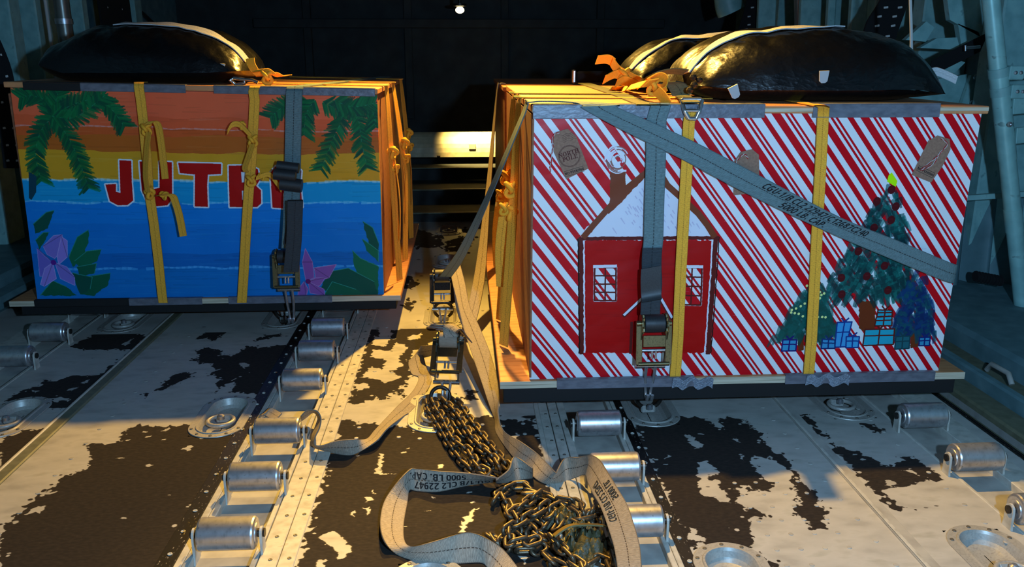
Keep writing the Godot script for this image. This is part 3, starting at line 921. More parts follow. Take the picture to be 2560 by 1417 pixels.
	var ring_labels := ["tie-down ring at the far left edge of the deck, between joint strip and outer rollers", "dim tie-down ring in front of the beach crate, left of its straps", "tie-down ring in its bright oval pan beside the left black strip", "tie-down ring that the hook of the beach crate's ratchet strap holds", "tie-down ring half hidden under the hanging chain strands", "tie-down pan at the bottom edge below the coiled tan strap", "tie-down ring in the aisle holding the black ratchet", "tie-down ring far down the aisle, nearer of two", "tie-down ring far down the aisle, farther of two", "tie-down ring that the hook of the striped crate's ratchet strap holds", "tie-down pan at the bottom edge, right of the chain pile", "tie-down ring below the striped crate's right corner, left of the outer rollers", "tie-down pan at the lower right corner of the picture"]
	for i in holes.size():
		tie_down(Vector3(holes[i].x, 0, holes[i].y), ring_labels[i], 1.35 if i in [3, 6, 9] else 0.0)

	# far end of the bay: steps, pale sill under the bulkhead lamp
	for e in [[-4.95, 0.05, -5.25], [-5.45, 0.11, -5.9], [-5.9, 0.19, -6.15]]:
		st = mb()
		span(st, Vector3(-1.5, -0.03, e[2]), Vector3(1.5, e[1], e[0]), 0.008)
		part(fl, "step", st, M.shell)
		st = mb()
		span(st, Vector3(-1.5, e[1] - 0.004, e[0] - 0.02), Vector3(1.5, e[1] + 0.006, e[0] + 0.004), 0.003)
		part(fl, "step_nosing", st, M.olive)
	var sill := thing("bulkhead_sill", "pale curved sill lit by a lamp at the far end of the aisle", "sill")
	st = mb()
	var prev := Vector3.ZERO
	for k in 9:
		var a := PI * 0.5 * k / 8.0
		var p := Vector3(0, 0.235 + sin(a) * 0.17, -6.18 - (1.0 - cos(a)) * 0.12)
		if k > 0:
			var nn0 := Vector3(0, sin(a - PI / 16), cos(a - PI / 16))
			quad(st, [prev + Vector3(-1.4, 0, 0), prev + Vector3(1.4, 0, 0), p + Vector3(1.4, 0, 0), p + Vector3(-1.4, 0, 0)], [nn0])
		prev = p
	quad(st, [Vector3(-1.4, 0.235, -6.18), Vector3(1.4, 0.235, -6.18), Vector3(1.4, 0.235, -6.4), Vector3(-1.4, 0.235, -6.4)], [Vector3.DOWN])
	part(sill, "panel", st, M.cream)
	for x in [-0.55, -0.18, 0.2, 0.6]:
		st = mb()
		span(st, Vector3(x - 0.012, 0.236, -6.186), Vector3(x + 0.012, 0.25, -6.17), 0.003)
		part(sill, "clip", st, M.dark_metal)
	st = mb()
	span(st, Vector3(0.04, 0.29, -6.2), Vector3(0.09, 0.33, -6.178), 0.003)
	part(sill, "latch", st, M.tray)
	# the lamp over that sill
	var bl := thing("bulkhead_lamp", "small glowing lamp hanging before the dark far wall", "lamp", Vector3(-0.01, 1.238, -5.9))
	st = mb()
	var prof := []
	for k in 9:
		var a := PI * k / 8.0
		prof.append(Vector2(sin(a) * 0.03, -cos(a) * 0.022))
	lathe(st, prof, 16)
	var gm := StandardMaterial3D.new()
	gm.albedo_color = Color(0, 0, 0)
	gm.emission_enabled = true
	gm.emission = Color(1.0, 0.93, 0.72)
	gm.emission_energy_multiplier = 4.0
	part(bl, "bulb", st, gm)
	st = mb()
	lathe(st, [Vector2(0.02, 0.02), Vector2(0.045, 0.026), Vector2(0.045, 0.04), Vector2(0.0, 0.042)], 20)
	part(bl, "cap", st, M.dark_metal)
	st = mb()
	tube(st, [Vector3(0, 0.035, 0), Vector3(0, 1.46, 0)], 0.012, 8)
	part(bl, "stem", st, M.dark_metal)
	var o := SpotLight3D.new()
	o.name = "light"
	o.light_color = Color(1.0, 0.85, 0.5)
	o.light_energy = 16.0
	o.light_size = 0.03
	o.spot_angle = 20.0
	o.spot_range = 8.0
	o.spot_attenuation = 2.0
	o.shadow_enabled = true
	o.look_at_from_position(Vector3.ZERO, Vector3(0.14, -0.9, -0.3), Vector3.RIGHT)
	bl.add_child(o)

# ---------- crates ----------
func text_part(parent: Node, text: String, high: float, at: Vector3, turn: float, m: Material, serif := false):
	var tm := TextMesh.new()
	var f := SystemFont.new()
	f.font_names = PackedStringArray(["Droid Serif" if serif else "Droid Sans"])
	f.font_weight = 700
	tm.font = f
	tm.font_size = 32
	tm.pixel_size = high / 24.0
	tm.depth = 0.0004
	tm.curve_step = 2.0
	tm.text = text
	part(parent, "lettering", tm, m, Transform3D(Basis(Vector3.BACK, turn), at))

# flat board in the xy plane that carries a picture
func picture(parent: Node, called: String, corners: Array, z: float, thick: float, im: Image, rough: float):
	var st := mb()
	var c := []
	for q in corners:
		c.append(Vector3(q.x, q.y, z))
	var uv := [Vector2(0, 1), Vector2(1, 1), Vector2(1, 0), Vector2(0, 0)]
	quad(st, c, [Vector3.BACK], uv)
	for i in 4:
		var j := (i + 1) % 4
		var d: Vector3 = (c[j] - c[i]).normalized()
		quad(st, [c[i], c[j], c[j] - Vector3(0, 0, thick), c[i] - Vector3(0, 0, thick)], [d.cross(Vector3.BACK)], [uv[i], uv[j], uv[j], uv[i]])
	var m := StandardMaterial3D.new()
	m.albedo_texture = tex(im)
	m.roughness = rough
	m.normal_enabled = true
	m.normal_texture = tex(bump_image(256, 0.012, 77, 5.0))
	m.normal_scale = 0.3
	m.metallic_specular = 0.3
	part(parent, called, st, m)

func board(parent: Node, called: String, lo: Vector3, hi: Vector3, m: Material, bev := 0.002):
	var st := mb()
	span(st, lo, hi, bev)
	return part(parent, called, st, m)

# tape folded over the front edge of a board
func edge_tape(parent: Node, x0: float, x1: float, y0: float, y1: float, z: float, back: float, m: Material, up := true):
	var st := mb()
	span(st, Vector3(x0, y0, z), Vector3(x1, y1, z + 0.0022), 0.0006)
	if up:
		span(st, Vector3(x0, y1 - 0.0016, z - back), Vector3(x1, y1 + 0.001, z + 0.0022), 0.0006)
	part(parent, "tape", st, m)

func beach_picture(W: int, H: int, lo: Vector2, hi: Vector2) -> Image:
	var im := Image.create_empty(W, H, false, Image.FORMAT_RGB8)
	var s := Vector2(W / (hi.x - lo.x), -H / (hi.y - lo.y))
	var o := Vector2(lo.x, hi.y)
	var nz := FastNoiseLite.new()
	nz.seed = 5
	nz.frequency = 0.004
	# painted bands; each number is the height of a band's lower edge as a share of the picture
	var bands := [[0.12, Color(0.92, 0.4, 0.25)], [0.17, Color(0.88, 0.37, 0.21)], [0.205, Color(0.8, 0.35, 0.15)], [0.28, Color(0.74, 0.38, 0.12)], [0.415, Color(0.84, 0.61, 0.13)], [0.52, Color(0.03, 0.6, 0.84)], [0.62, Color(0.01, 0.5, 0.86)], [0.77, Color(0.01, 0.47, 0.82)], [0.85, Color(0.01, 0.41, 0.74)], [1.1, Color(0.01, 0.46, 0.78)]]
	for x in range(0, W, 2):
		var y := 0.0
		for b in bands:
			var e: float = (b[0] + nz.get_noise_2d(x, b[0] * 3000.0) * 0.012) * H
			im.fill_rect(Rect2i(x, int(y), 2, maxi(0, int(e) - int(y) + 1)), b[1])
			y = e
	# dry brush streaks inside the bands
	var r := RandomNumberGenerator.new()
	r.seed = 8
	for k in 420:
		var q := Vector2(r.randf() * W, r.randf() * H)
		var c := im.get_pixelv(Vector2i(mini(int(q.x), W - 1), mini(int(q.y), H - 1)))
		c = c.lightened(0.12) if r.randf() < 0.5 else c.darkened(0.12)
		dab(im, q, q + Vector2(r.randf_range(60, 170), r.randf_range(-4, 4)), r.randf_range(3, 8), c, 0.5)
	# foam lines
	for l in [[0.17, 6.0, Color(0.86, 0.6, 0.58), 0.75], [0.415, 9.0, Color(0.7, 0.86, 0.92), 0.8], [0.52, 9.0, Color(0.45, 0.78, 0.95), 0.8], [0.845, 10.0, Color(0.35, 0.7, 0.95), 0.75]]:
		var p := Vector2(0, l[0] * H)
		while p.x < W:
			var q := Vector2(p.x + 26, (l[0] + nz.get_noise_2d(p.x + 26, l[0] * 3000.0) * 0.014) * H)
			if r.randf() < 0.9:
				dab(im, p - Vector2(6, 0), q + Vector2(10, 0), l[1] * r.randf_range(0.7, 1.6), l[2], l[3])
			p = q
	var P := func(f: Array) -> PackedVector2Array: return map2(v2s(f), o, s)
	# palm fronds
	var green := [Color(0.03, 0.36, 0.2), Color(0.05, 0.45, 0.25), Color(0.02, 0.27, 0.2)]
	var fronds := [[-1.361,0.767,-1.38,0.819,-1.428,0.832,-1.457,0.825], [-1.361,0.767,-1.34,0.831,-1.329,0.863], [-1.361,0.767,-1.292,0.806,-1.213,0.825,-1.166,0.792,-1.133,0.74], [-1.361,0.767,-1.407,0.715,-1.431,0.637,-1.423,0.557], [-1.361,0.767,-1.319,0.702,-1.291,0.623,-1.27,0.535], [-1.361,0.767,-1.285,0.767,-1.186,0.837],
		[-0.526,0.836,-0.606,0.81,-0.648,0.777], [-0.473,0.829,-0.41,0.79,-0.441,0.71,-0.487,0.603], [-0.394,0.829,-0.357,0.776,-0.348,0.697,-0.332,0.609], [-0.368,0.829,-0.31,0.802,-0.299,0.75], [-0.499,0.835,-0.529,0.79,-0.539,0.724], [-0.434,0.835,-0.369,0.816,-0.302,0.828]]
	for f in fronds:
		var c := spline(Array(P.call(f)), 8)
		for i in c.size() - 1:
			var d: Vector2 = (c[i + 1] - c[i]).normalized()
			for e in [-1.0, 1.0]:
				for rep in 4:
					var root: Vector2 = c[i].lerp(c[i + 1], r.randf())
					var tip: Vector2 = root + (d * 0.7 + d.orthogonal() * e).normalized() * r.randf_range(30, 62)
					dab(im, root, tip, 11.0, green[r.randi() % 3], 0.85)
		for i in c.size() - 1:
			if i % 3 == 0:
				dab(im, c[i], c[i + 1], 3.0, Color(0.2, 0.62, 0.5), 0.6)
	# trunk edge of the left palm
	fill(im, P.call([-1.46,0.584,-1.436,0.57,-1.444,0.516,-1.463,0.489,-1.47,0.496]), Color(0.05, 0.25, 0.32))
	# leaves
	for f in [[-1.467,0.407,-1.419,0.448,-1.392,0.455,-1.421,0.393,-1.463,0.373], [-1.466,0.352,-1.436,0.379,-1.416,0.379,-1.458,0.317], [-1.361,0.294,-1.325,0.364,-1.285,0.389,-1.287,0.35,-1.314,0.294,-1.352,0.259], [-1.343,0.28,-1.298,0.315,-1.248,0.321,-1.269,0.279,-1.327,0.251], [-1.339,0.259,-1.27,0.272,-1.281,0.236,-1.33,0.223], [-1.339,0.158,-1.31,0.223,-1.227,0.236,-1.239,0.193,-1.292,0.153], [-1.474,0.156,-1.426,0.21,-1.382,0.188,-1.35,0.154], [-1.355,0.238,-1.29,0.222,-1.302,0.179,-1.339,0.158],
		[-0.354,0.416,-0.321,0.394,-0.302,0.337,-0.304,0.294,-0.337,0.338], [-0.357,0.352,-0.304,0.309,-0.305,0.266,-0.345,0.309], [-0.394,0.31,-0.367,0.281,-0.306,0.251,-0.311,0.142,-0.371,0.194,-0.39,0.252], [-0.481,0.232,-0.411,0.245,-0.322,0.193,-0.311,0.142,-0.444,0.144,-0.513,0.167], [-0.5,0.145,-0.469,0.195,-0.387,0.165,-0.346,0.141]]:
		var g: PackedVector2Array = P.call(f)
		fill(im, wobble(g, 5.0, 6.0, 3, 0.03), green[r.randi() % 3].lerp(Color(0.02, 0.36, 0.33), 0.5))
		stroke(im, PackedVector2Array([g[0], g[1], g[2]]), 3.0, Color(0.16, 0.55, 0.5))
	# flowers
	var lilac := [Color(0.5, 0.45, 0.8), Color(0.58, 0.5, 0.85), Color(0.44, 0.4, 0.78)]
	var petals := [[-1.443,0.331,-1.404,0.368,-1.375,0.372,-1.377,0.323,-1.409,0.288,-1.433,0.302], [-1.378,0.365,-1.36,0.351,-1.366,0.294,-1.398,0.267,-1.401,0.295], [-1.464,0.324,-1.441,0.295,-1.417,0.274,-1.458,0.225,-1.467,0.225], [-1.411,0.274,-1.372,0.259,-1.35,0.223,-1.352,0.192,-1.398,0.217], [-1.417,0.274,-1.412,0.217,-1.456,0.189,-1.468,0.196,-1.447,0.253],
		[-0.569,0.269,-0.556,0.319,-0.534,0.269,-0.531,0.211,-0.56,0.197], [-0.529,0.247,-0.452,0.259,-0.479,0.21,-0.525,0.196], [-0.553,0.197,-0.524,0.211,-0.493,0.21,-0.512,0.181,-0.54,0.175], [-0.553,0.197,-0.499,0.167,-0.497,0.143,-0.548,0.153], [-0.567,0.197,-0.554,0.168,-0.563,0.141,-0.591,0.142,-0.589,0.168]]
	for i in petals.size():
		var g: PackedVector2Array = P.call(petals[i])
		var c: Color = lilac[i % 3] if i < 5 else Color(0.56, 0.3, 0.6).lerp(lilac[i % 3], 0.25)
		fill(im, wobble(g, 4.0, 6.0, 4, 0.03), c)
		stroke(im, g, 3.0, c.lightened(0.25), true)
		stroke(im, PackedVector2Array([g[0], g[2]]), 3.0, c.darkened(0.25))
	disc(im, P.call([-1.415,0.274])[0], 12, Color(0.36, 0.12, 0.55))
	disc(im, P.call([-0.553,0.197])[0], 12, Color(0.4, 0.1, 0.4))
	# letters, white edge first
	var red := Color(0.72, 0.05, 0.04)
	var white := Color(0.86, 0.9, 0.95)
	var letters := [[-1.158,0.627,-1.119,0.626,-1.124,0.553,-1.125,0.492,-1.146,0.476,-1.178,0.475,-1.203,0.489,-1.212,0.545,-1.177,0.547,-1.18,0.521,-1.165,0.517], [-1.092,0.624,-1.057,0.624,-1.06,0.54,-1.052,0.532,-1.033,0.536,-1.026,0.624,-0.985,0.623,-0.994,0.499,-1.012,0.477,-1.052,0.473,-1.078,0.486,-1.093,0.528], [-0.964,0.621,-0.821,0.62,-0.824,0.586,-0.868,0.583,-0.873,0.547,-0.876,0.472,-0.92,0.474,-0.911,0.583,-0.961,0.587], [-0.796,0.614,-0.727,0.616,-0.699,0.603,-0.696,0.565,-0.709,0.545,-0.694,0.529,-0.696,0.484,-0.711,0.47,-0.803,0.471], [-0.658,0.591,-0.639,0.613,-0.573,0.615,-0.554,0.597,-0.56,0.55,-0.557,0.47,-0.589,0.467,-0.59,0.52,-0.62,0.52,-0.623,0.465,-0.659,0.468]]
	for l in letters:
		stroke(im, P.call(l), 13.0, white, true)
	for l in letters:
		fill(im, P.call(l), red)
	for l in [[-0.756,0.594,-0.741,0.596,-0.743,0.558,-0.756,0.557], [-0.758,0.529,-0.745,0.529,-0.748,0.497,-0.759,0.496], [-0.618,0.584,-0.589,0.584,-0.591,0.55,-0.621,0.55]]:
		fill(im, P.call(l), white)
	return im

func stripe_picture(W: int, H: int, lo: Vector2, hi: Vector2) -> Image:
	var im := Image.create_empty(W, H, false, Image.FORMAT_RGB8)
	im.fill(Color(0.86, 0.88, 0.9))
	var px := W / (hi.x - lo.x)
	var period := 0.1085
	var red := Color(0.76, 0.015, 0.09)
	var ph := [0.833,0.82]
	var pl := [0.198,0.828]
	for y in H:
		var Y := hi.y - y / px
		# two sheets of paper meet along a stripe; the left sheet is stretched a little wider
		var seam := 0.86 - 0.78 * Y - lo.x
		for sheet in [[period, ph[0] + 0.78 * ph[1], seam, 9.0], [0.126, pl[0] + 0.78 * pl[1] - 0.305 * 0.126, -9.0, seam]]:
			var pd: float = sheet[0]
			var x0 := fposmod(sheet[1] - 0.78 * Y - lo.x, pd) - pd
			while x0 < hi.x - lo.x:
				for b in [[0.0, 0.145], [0.305, 0.515], [0.605, 0.67], [0.725, 0.785]]:
					var a := int(clampf(maxf(x0 + b[0] * pd, sheet[2]) * px, 0, W))
					var e := int(clampf(minf(x0 + b[1] * pd, sheet[3]) * px, 0, W))
					if e > a:
						im.fill_rect(Rect2i(a, y, e - a, 1), red)
				x0 += pd
	var r := RandomNumberGenerator.new()
	r.seed = 21
	for k in 70:
		var q := Vector2(r.randf() * W, r.randf() * H)
		var d := Vector2(r.randf_range(-30, 30), r.randf_range(-8, 8))
		dab(im, q, q + d, 3.0, Color(0.86, 0.7, 0.73), 0.5)
	var paper: Image = im.duplicate()
	var s := Vector2(px, -px)
	var o := Vector2(lo.x, hi.y)
	var P := func(f: Array) -> PackedVector2Array: return map2(v2s(f), o, s)
	var brown := Color(0.47, 0.22, 0.12)
	var maroon := Color(0.35, 0.1, 0.09)
	var snow := Color(0.84, 0.85, 0.9)
	# snow-covered roof
	fill(im, wobble(P.call([0.289,0.529,0.445,0.691,0.474,0.706,0.504,0.659,0.543,0.625,0.578,0.595,0.634,0.524,0.626,0.517,0.298,0.519]), 8.0, 5.0, 2, 0.04), snow)
	for k in 70:
		var g: PackedVector2Array = P.call([0.339,0.543,0.6,0.54,0.457,0.674])
		var u := r.randf()
		var v := r.randf()
		if u + v > 1.0:
			u = 1.0 - u
			v = 1.0 - v
		var q := g[0] + (g[1] - g[0]) * u + (g[2] - g[0]) * v
		dab(im, q, q + Vector2(18, 26) * r.randf_range(0.4, 1.2), 6.0, Color(0.55, 0.48, 0.66), 0.4)
	# chimney and smoke
	fill(im, wobble(P.call([0.358,0.686,0.396,0.686,0.398,0.639,0.36,0.606]), 4.0, 5.0, 3, 0.05), brown)
	stroke(im, P.call([0.357,0.689,0.397,0.688]), 9.0, snow)
	for k in 26:
		var c: Vector2 = P.call([0.376,0.715])[0]
		var a := r.randf() * TAU
		var rr := r.randf_range(10, 58)
		var p := PackedVector2Array()
		for m in 7:
			p.append(c + Vector2(cos(a + m * 0.22), sin(a + m * 0.22)) * rr * Vector2(1.0, 1.15))
		stroke(im, p, r.randf_range(3, 9), [snow, Color(0.55, 0.38, 0.34), snow][k % 3])
	# house front
	var wall: PackedVector2Array = P.call([0.292,0.513,0.629,0.509,0.634,0.204,0.301,0.211])
	fill(im, wobble(wall, 7.0, 5.0, 4, 0.04), Color(0.68, 0.01, 0.02))
	for k in 90:
		var q := wall[0] + Vector2(r.randf() * (wall[1].x - wall[0].x - 110) + 10, r.randf() * (wall[2].y - wall[0].y - 20) + 8)
		dab(im, q, q + Vector2(100, r.randf_range(-4, 4)), r.randf_range(4, 9), Color(0.6, 0.01, 0.02) if k % 2 == 0 else Color(0.74, 0.02, 0.03), 0.5)
	for e in [[[0.297,0.512,0.308,0.212], 9.0, snow], [[0.626,0.508,0.632,0.203], 8.0, snow], [[0.29,0.515,0.3,0.21], 20.0, maroon], [[0.634,0.518,0.64,0.203], 22.0, maroon], [[0.283,0.516,0.294,0.21], 6.0, Color(0.08, 0.03, 0.03)], [[0.643,0.518,0.648,0.203], 5.0, Color(0.08, 0.03, 0.03)], [[0.287,0.517,0.641,0.517], 16.0, maroon]]:
		stroke(im, wobble(P.call(e[0]), 4.0, 14.0, 6, 0.03), e[1], e[2])
	stroke(im, wobble(P.call([0.297,0.522,0.321,0.552,0.362,0.6,0.402,0.645,0.449,0.684]), 5.0, 12.0, 7, 0.03).slice(0, -12), 24.0, brown)
	stroke(im, P.call([0.297,0.522,0.321,0.552,0.362,0.6,0.402,0.645,0.449,0.684,0.474,0.694,0.503,0.651,0.544,0.616,0.585,0.58,0.611,0.549,0.63,0.521]), 28.0, brown)
	# windows keep the paper showing through brown bars
	for w in [[[0.327,0.442,0.382,0.441,0.385,0.353,0.329,0.354], [0.325,0.444,0.382,0.445]], [[0.553,0.44,0.604,0.438,0.609,0.338,0.556,0.34], [0.553,0.442,0.605,0.441]]]:
		var g: PackedVector2Array = P.call(w[0])
		stroke(im, g, 11.0, snow, true)
		fill(im, g, paper)
		stroke(im, g, 8.0, maroon, true)
		stroke(im, PackedVector2Array([(g[0] + g[1]) / 2, (g[2] + g[3]) / 2]), 7.0, maroon)
		for k in [0.25, 0.5, 0.75]:
			stroke(im, PackedVector2Array([g[0].lerp(g[3], k), g[1].lerp(g[2], k)]), 7.0, maroon)
		stroke(im, P.call(w[1]), 14.0, snow)
	# door frame with snow on its little roof
	stroke(im, P.call([0.429,0.293,0.431,0.208]), 14.0, maroon)
	stroke(im, P.call([0.521,0.292,0.527,0.206]), 14.0, maroon)
	stroke(im, P.call([0.407,0.312,0.45,0.354,0.476,0.372,0.503,0.353,0.535,0.302]), 20.0, maroon)
	stroke(im, P.call([0.408,0.314,0.45,0.356,0.476,0.375,0.503,0.356,0.535,0.305]), 12.0, snow)
	# trees: trunks first
	for f in [[1.034,0.341,1.079,0.34,1.089,0.265,1.068,0.25,1.044,0.266], [0.879,0.247,0.896,0.247,0.9,0.207,0.885,0.205], [1.186,0.268,1.209,0.272,1.217,0.21,1.196,0.206]]:
		fill(im, wobble(P.call(f), 5.0, 5.0, 8, 0.05), Color(0.42, 0.18, 0.08))
	var trees := [[[1.075,0.652,1.062,0.334], 50.0, 440.0, [Color(0.02, 0.25, 0.25), Color(0.05, 0.38, 0.36), Color(0.02, 0.18, 0.2)], 520], [[0.905,0.407,0.91,0.238], 30.0, 290.0, [Color(0.02, 0.27, 0.25), Color(0.03, 0.33, 0.31)], 240], [[1.185,0.424,1.196,0.241], 60.0, 190.0, [Color(0.02, 0.14, 0.33), Color(0.03, 0.2, 0.4), Color(0.04, 0.3, 0.33)], 240]]
	for t in trees:
		var g: PackedVector2Array = P.call(t[0])
		for k in t[4]:
			var u: float = sqrt(float(k) / t[4])
			var tier := 0.72 + 0.28 * fposmod(u * 6.0, 1.0)
			var half: float = lerpf(t[1], t[2], u) * 0.62 * tier
			var q := g[0].lerp(g[1], u * 0.93) + Vector2(r.randf_range(-1, 1) * half, 0)
			var side := signf(q.x - g[0].lerp(g[1], u).x)
			dab(im, q, q + Vector2(side * r.randf_range(6, 34), r.randf_range(34, 70)), r.randf_range(16, 30), t[3][r.randi() % t[3].size()], 0.8)
	for f in [[735, 250]]:
		pass
	for q in P.call([1.045,0.608,1.097,0.594,1.09,0.559,1.014,0.477,1.09,0.437,1.046,0.409,0.978,0.406,0.985,0.361,1.109,0.37,1.047,0.539,1.079,0.638]):
		disc(im, q, 19, Color(0.3, 0.05, 0.08), 1.1)
		dab(im, q - Vector2(8, 4), q + Vector2(8, -4), 6, Color(0.42, 0.1, 0.12), 0.6)
	fill(im, P.call([1.066,0.675,1.073,0.682,1.091,0.66,1.089,0.645,1.064,0.659]), Color(0.72, 0.95, 0.05))
	for q in P.call([0.888,0.386,0.888,0.337,0.878,0.33,0.866,0.324,0.855,0.32,0.854,0.313,0.864,0.311,0.875,0.309,0.887,0.302,0.928,0.299,0.94,0.299,0.949,0.298,0.925,0.368,0.937,0.364,0.927,0.351,0.93,0.36,0.908,0.302]):
		disc(im, q, 6.5, Color(0.85, 0.88, 0.55))
	# presents: boxes and bows
	var cyan := Color(0.12, 0.62, 0.72)
	for g in [[[1.062,0.262,1.143,0.262,1.146,0.218,1.062,0.216], cyan, maroon], [[1.088,0.296,1.131,0.298,1.134,0.271,1.087,0.271], cyan, maroon], [[1.09,0.316,1.129,0.315,1.131,0.298,1.089,0.297], cyan, maroon], [[0.983,0.283,1.023,0.284,1.016,0.214,0.985,0.213], Color(0.22, 0.58, 0.8), Color(0.05, 0.2, 0.5)], [[0.948,0.237,0.983,0.234,0.986,0.21,0.948,0.21], Color(0.22, 0.56, 0.74), Color(0.04, 0.18, 0.4)], [[1.013,0.243,1.049,0.242,1.05,0.211,1.016,0.211], Color(0.22, 0.6, 0.8), Color(0.05, 0.2, 0.5)], [[0.84,0.237,0.878,0.236,0.879,0.205,0.84,0.205], Color(0.2, 0.56, 0.72), Color(0.1, 0.08, 0.4)], [[1.15,0.24,1.189,0.241,1.192,0.206,1.152,0.204], Color(0.1, 0.36, 0.4), Color(0.06, 0.24, 0.28)], [[1.216,0.236,1.246,0.237,1.247,0.213,1.218,0.213], Color(0.2, 0.55, 0.7), Color(0.05, 0.12, 0.4)]]:
		var q: PackedVector2Array = P.call(g[0])
		fill(im, q, g[1])
		stroke(im, q, 7.0, g[2], true)
		stroke(im, PackedVector2Array([(q[0] + q[1]) / 2, (q[2] + q[3]) / 2]), 7.0, g[2])
		stroke(im, PackedVector2Array([q[0].lerp(q[3], 0.4), q[1].lerp(q[2], 0.4)]), 6.0, g[2])
		var top := (q[0] + q[1]) / 2
		stroke(im, PackedVector2Array([top + Vector2(-18, -20), top, top + Vector2(18, -20), top + Vector2(2, -6)]), 7.0, g[2])
	return im

func gift_tag(parent: Node, outline: Array, z: float, mid: Vector2, turn: float, big: bool):
	var st := mb()
	plate(st, v2s(outline), 0.0012, Transform3D(Basis.IDENTITY, Vector3(0, 0, z)))
	var g := part(parent, "gift_tag", st, M.kraft)
	var u := Vector2(cos(turn), sin(turn))
	var d := Vector2(sin(turn), -cos(turn))
	var zt := z + 0.001
	if big:
		for e in [["NORTH", 0.0, 0.0105, true], ["POLE", 0.012, 0.0105, true]]:
			var q: Vector2 = mid + d * e[1]
			text_part(g, e[0], e[2], Vector3(q.x, q.y, zt), turn, M.red_ink, e[3])
		st = mb()
		for rr in [0.0245, 0.0265]:
			var ring := []
			for k in 30:
				var q: Vector2 = mid + d * 0.0075 + Vector2(cos(TAU * k / 30.0), sin(TAU * k / 30.0)) * rr
				ring.append(Vector3(q.x, q.y, zt))
			tube(st, ring, 0.0004, 5, true)
		for k in 5:
			var w := []
			for m in 13:
				var q: Vector2 = mid - d * (0.03 + k * 0.004) + u * (-0.006 + m * 0.0028) + d * sin(m * 1.1) * 0.0012
				w.append(Vector3(q.x, q.y, zt))
			tube(st, w, 0.0003, 4)
		part(g, "stamp", st, M.red_ink)
	var pk := mid + d * (0.047 if big else 0.026) + u * 0.002
	text_part(g, "NO PEEKING", 0.0062, Vector3(pk.x, pk.y, zt), turn, M.ink, false)
	st = mb()
	var rect := []
	for c in [Vector2(-0.024, -0.0065), Vector2(0.024, -0.0065), Vector2(0.024, 0.0065), Vector2(-0.024, 0.0065)]:
		var q: Vector2 = pk + u * c.x + d * c.y
		rect.append(Vector3(q.x, q.y, zt))
	tube(st, rect, 0.0005, 4, true)
	part(g, "stamp_border", st, M.ink)

func twine(parent: Node, f: Array, z: float):
	var c := spline(Array(v2s(f)), 5)
	for w in 2:
		var st := mb()
		var p := []
		for i in c.size():
			p.append(Vector3(c[i].x + sin(i * 1.3 + w * PI) * 0.0012, c[i].y + cos(i * 1.3 + w * PI) * 0.0012, z + 0.002 + 0.0006 * sin(i * 1.3 + w * PI)))
		tube(st, p, 0.001, 5)
		part(parent, "twine", st, M.white_thread if w == 0 else M.twine_red)

func build_left_crate():
	var t := thing("beach_crate", "plywood crate painted with palms, sunset and the red letters JUTB", "crate", Vector3(-0.89, 0.075, -3.5))
	var g := Node3D.new()
	var off := -t.position
	var lo := Vector2(-1.485, 0.14)
	var hi := Vector2(-0.29, 0.856)
	var im := beach_picture(1536, 920, lo, hi)
	var holder := t
	# all parts are given in bay coordinates and shifted to the crate's own base
	picture(holder, "painted_front", [Vector2(-1.485, 0.14), Vector2(-0.29, 0.136), Vector2(-0.285, 0.832), Vector2(-1.468, 0.858)], -2.91, 0.012, im, 0.55)
	board(holder, "side_panel", Vector3(-1.485, 0.138, -4.13), Vector3(-1.473, 0.84, -2.922), M.wood)
	board(holder, "side_panel", Vector3(-0.302, 0.138, -4.13), Vector3(-0.29, 0.836, -2.922), M.wood)
	board(holder, "back_panel", Vector3(-1.473, 0.138, -4.14), Vector3(-0.302, 0.84, -4.128), M.wood)
	var st := mb()
	var lidxf := Transform3D(Basis(Vector3.BACK, -0.0215), Vector3(-0.882, 0.856, -3.515))
	cbox(st, Vector3(1.2, 0.018, 1.235), lidxf, 0.002)
	part(holder, "lid", st, M.wood_top)
	board(holder, "base", Vector3(-1.575, 0.12, -4.2), Vector3(-0.23, 0.14, -2.898), M.wood_top)
	board(holder, "base_edge", Vector3(-1.575, 0.1205, -2.898), Vector3(-0.23, 0.1395, -2.896), M.ply_edge, 0.0005)
	for z in [-4.1, -3.55, -3.0]:
		board(holder, "runner", Vector3(-1.56, 0.0765, z - 0.06), Vector3(-0.25, 0.12, z + 0.06), M.black_board)
	# tape over lid and base edges
	for e in [[-1.42, -1.24], [-1.24, -0.905], [-0.815, -0.29]]:
		st = mb()
		cbox(st, Vector3(e[1] - e[0], 0.024, 0.004), lidxf * Transform3D(Basis.IDENTITY, Vector3((e[0] + e[1]) / 2 + 0.882, -0.004, 0.6185)), 0.0008)
		cbox(st, Vector3(e[1] - e[0], 0.002, 0.04), lidxf * Transform3D(Basis.IDENTITY, Vector3((e[0] + e[1]) / 2 + 0.882, 0.0094, 0.6)), 0.0006)
		part(holder, "tape", st, M.tape if e[0] > -1.4 else M.black_board)
	for e in [[-1.49, -1.17, 0], [-1.17, -0.92, 1], [-0.83, -0.47, 1]]:
		edge_tape(holder, e[0], e[1], 0.118, 0.142, -2.896, 0.014, M.tape if e[2] == 1 else M.black_board)
	for c in holder.get_children():
		c.position += off

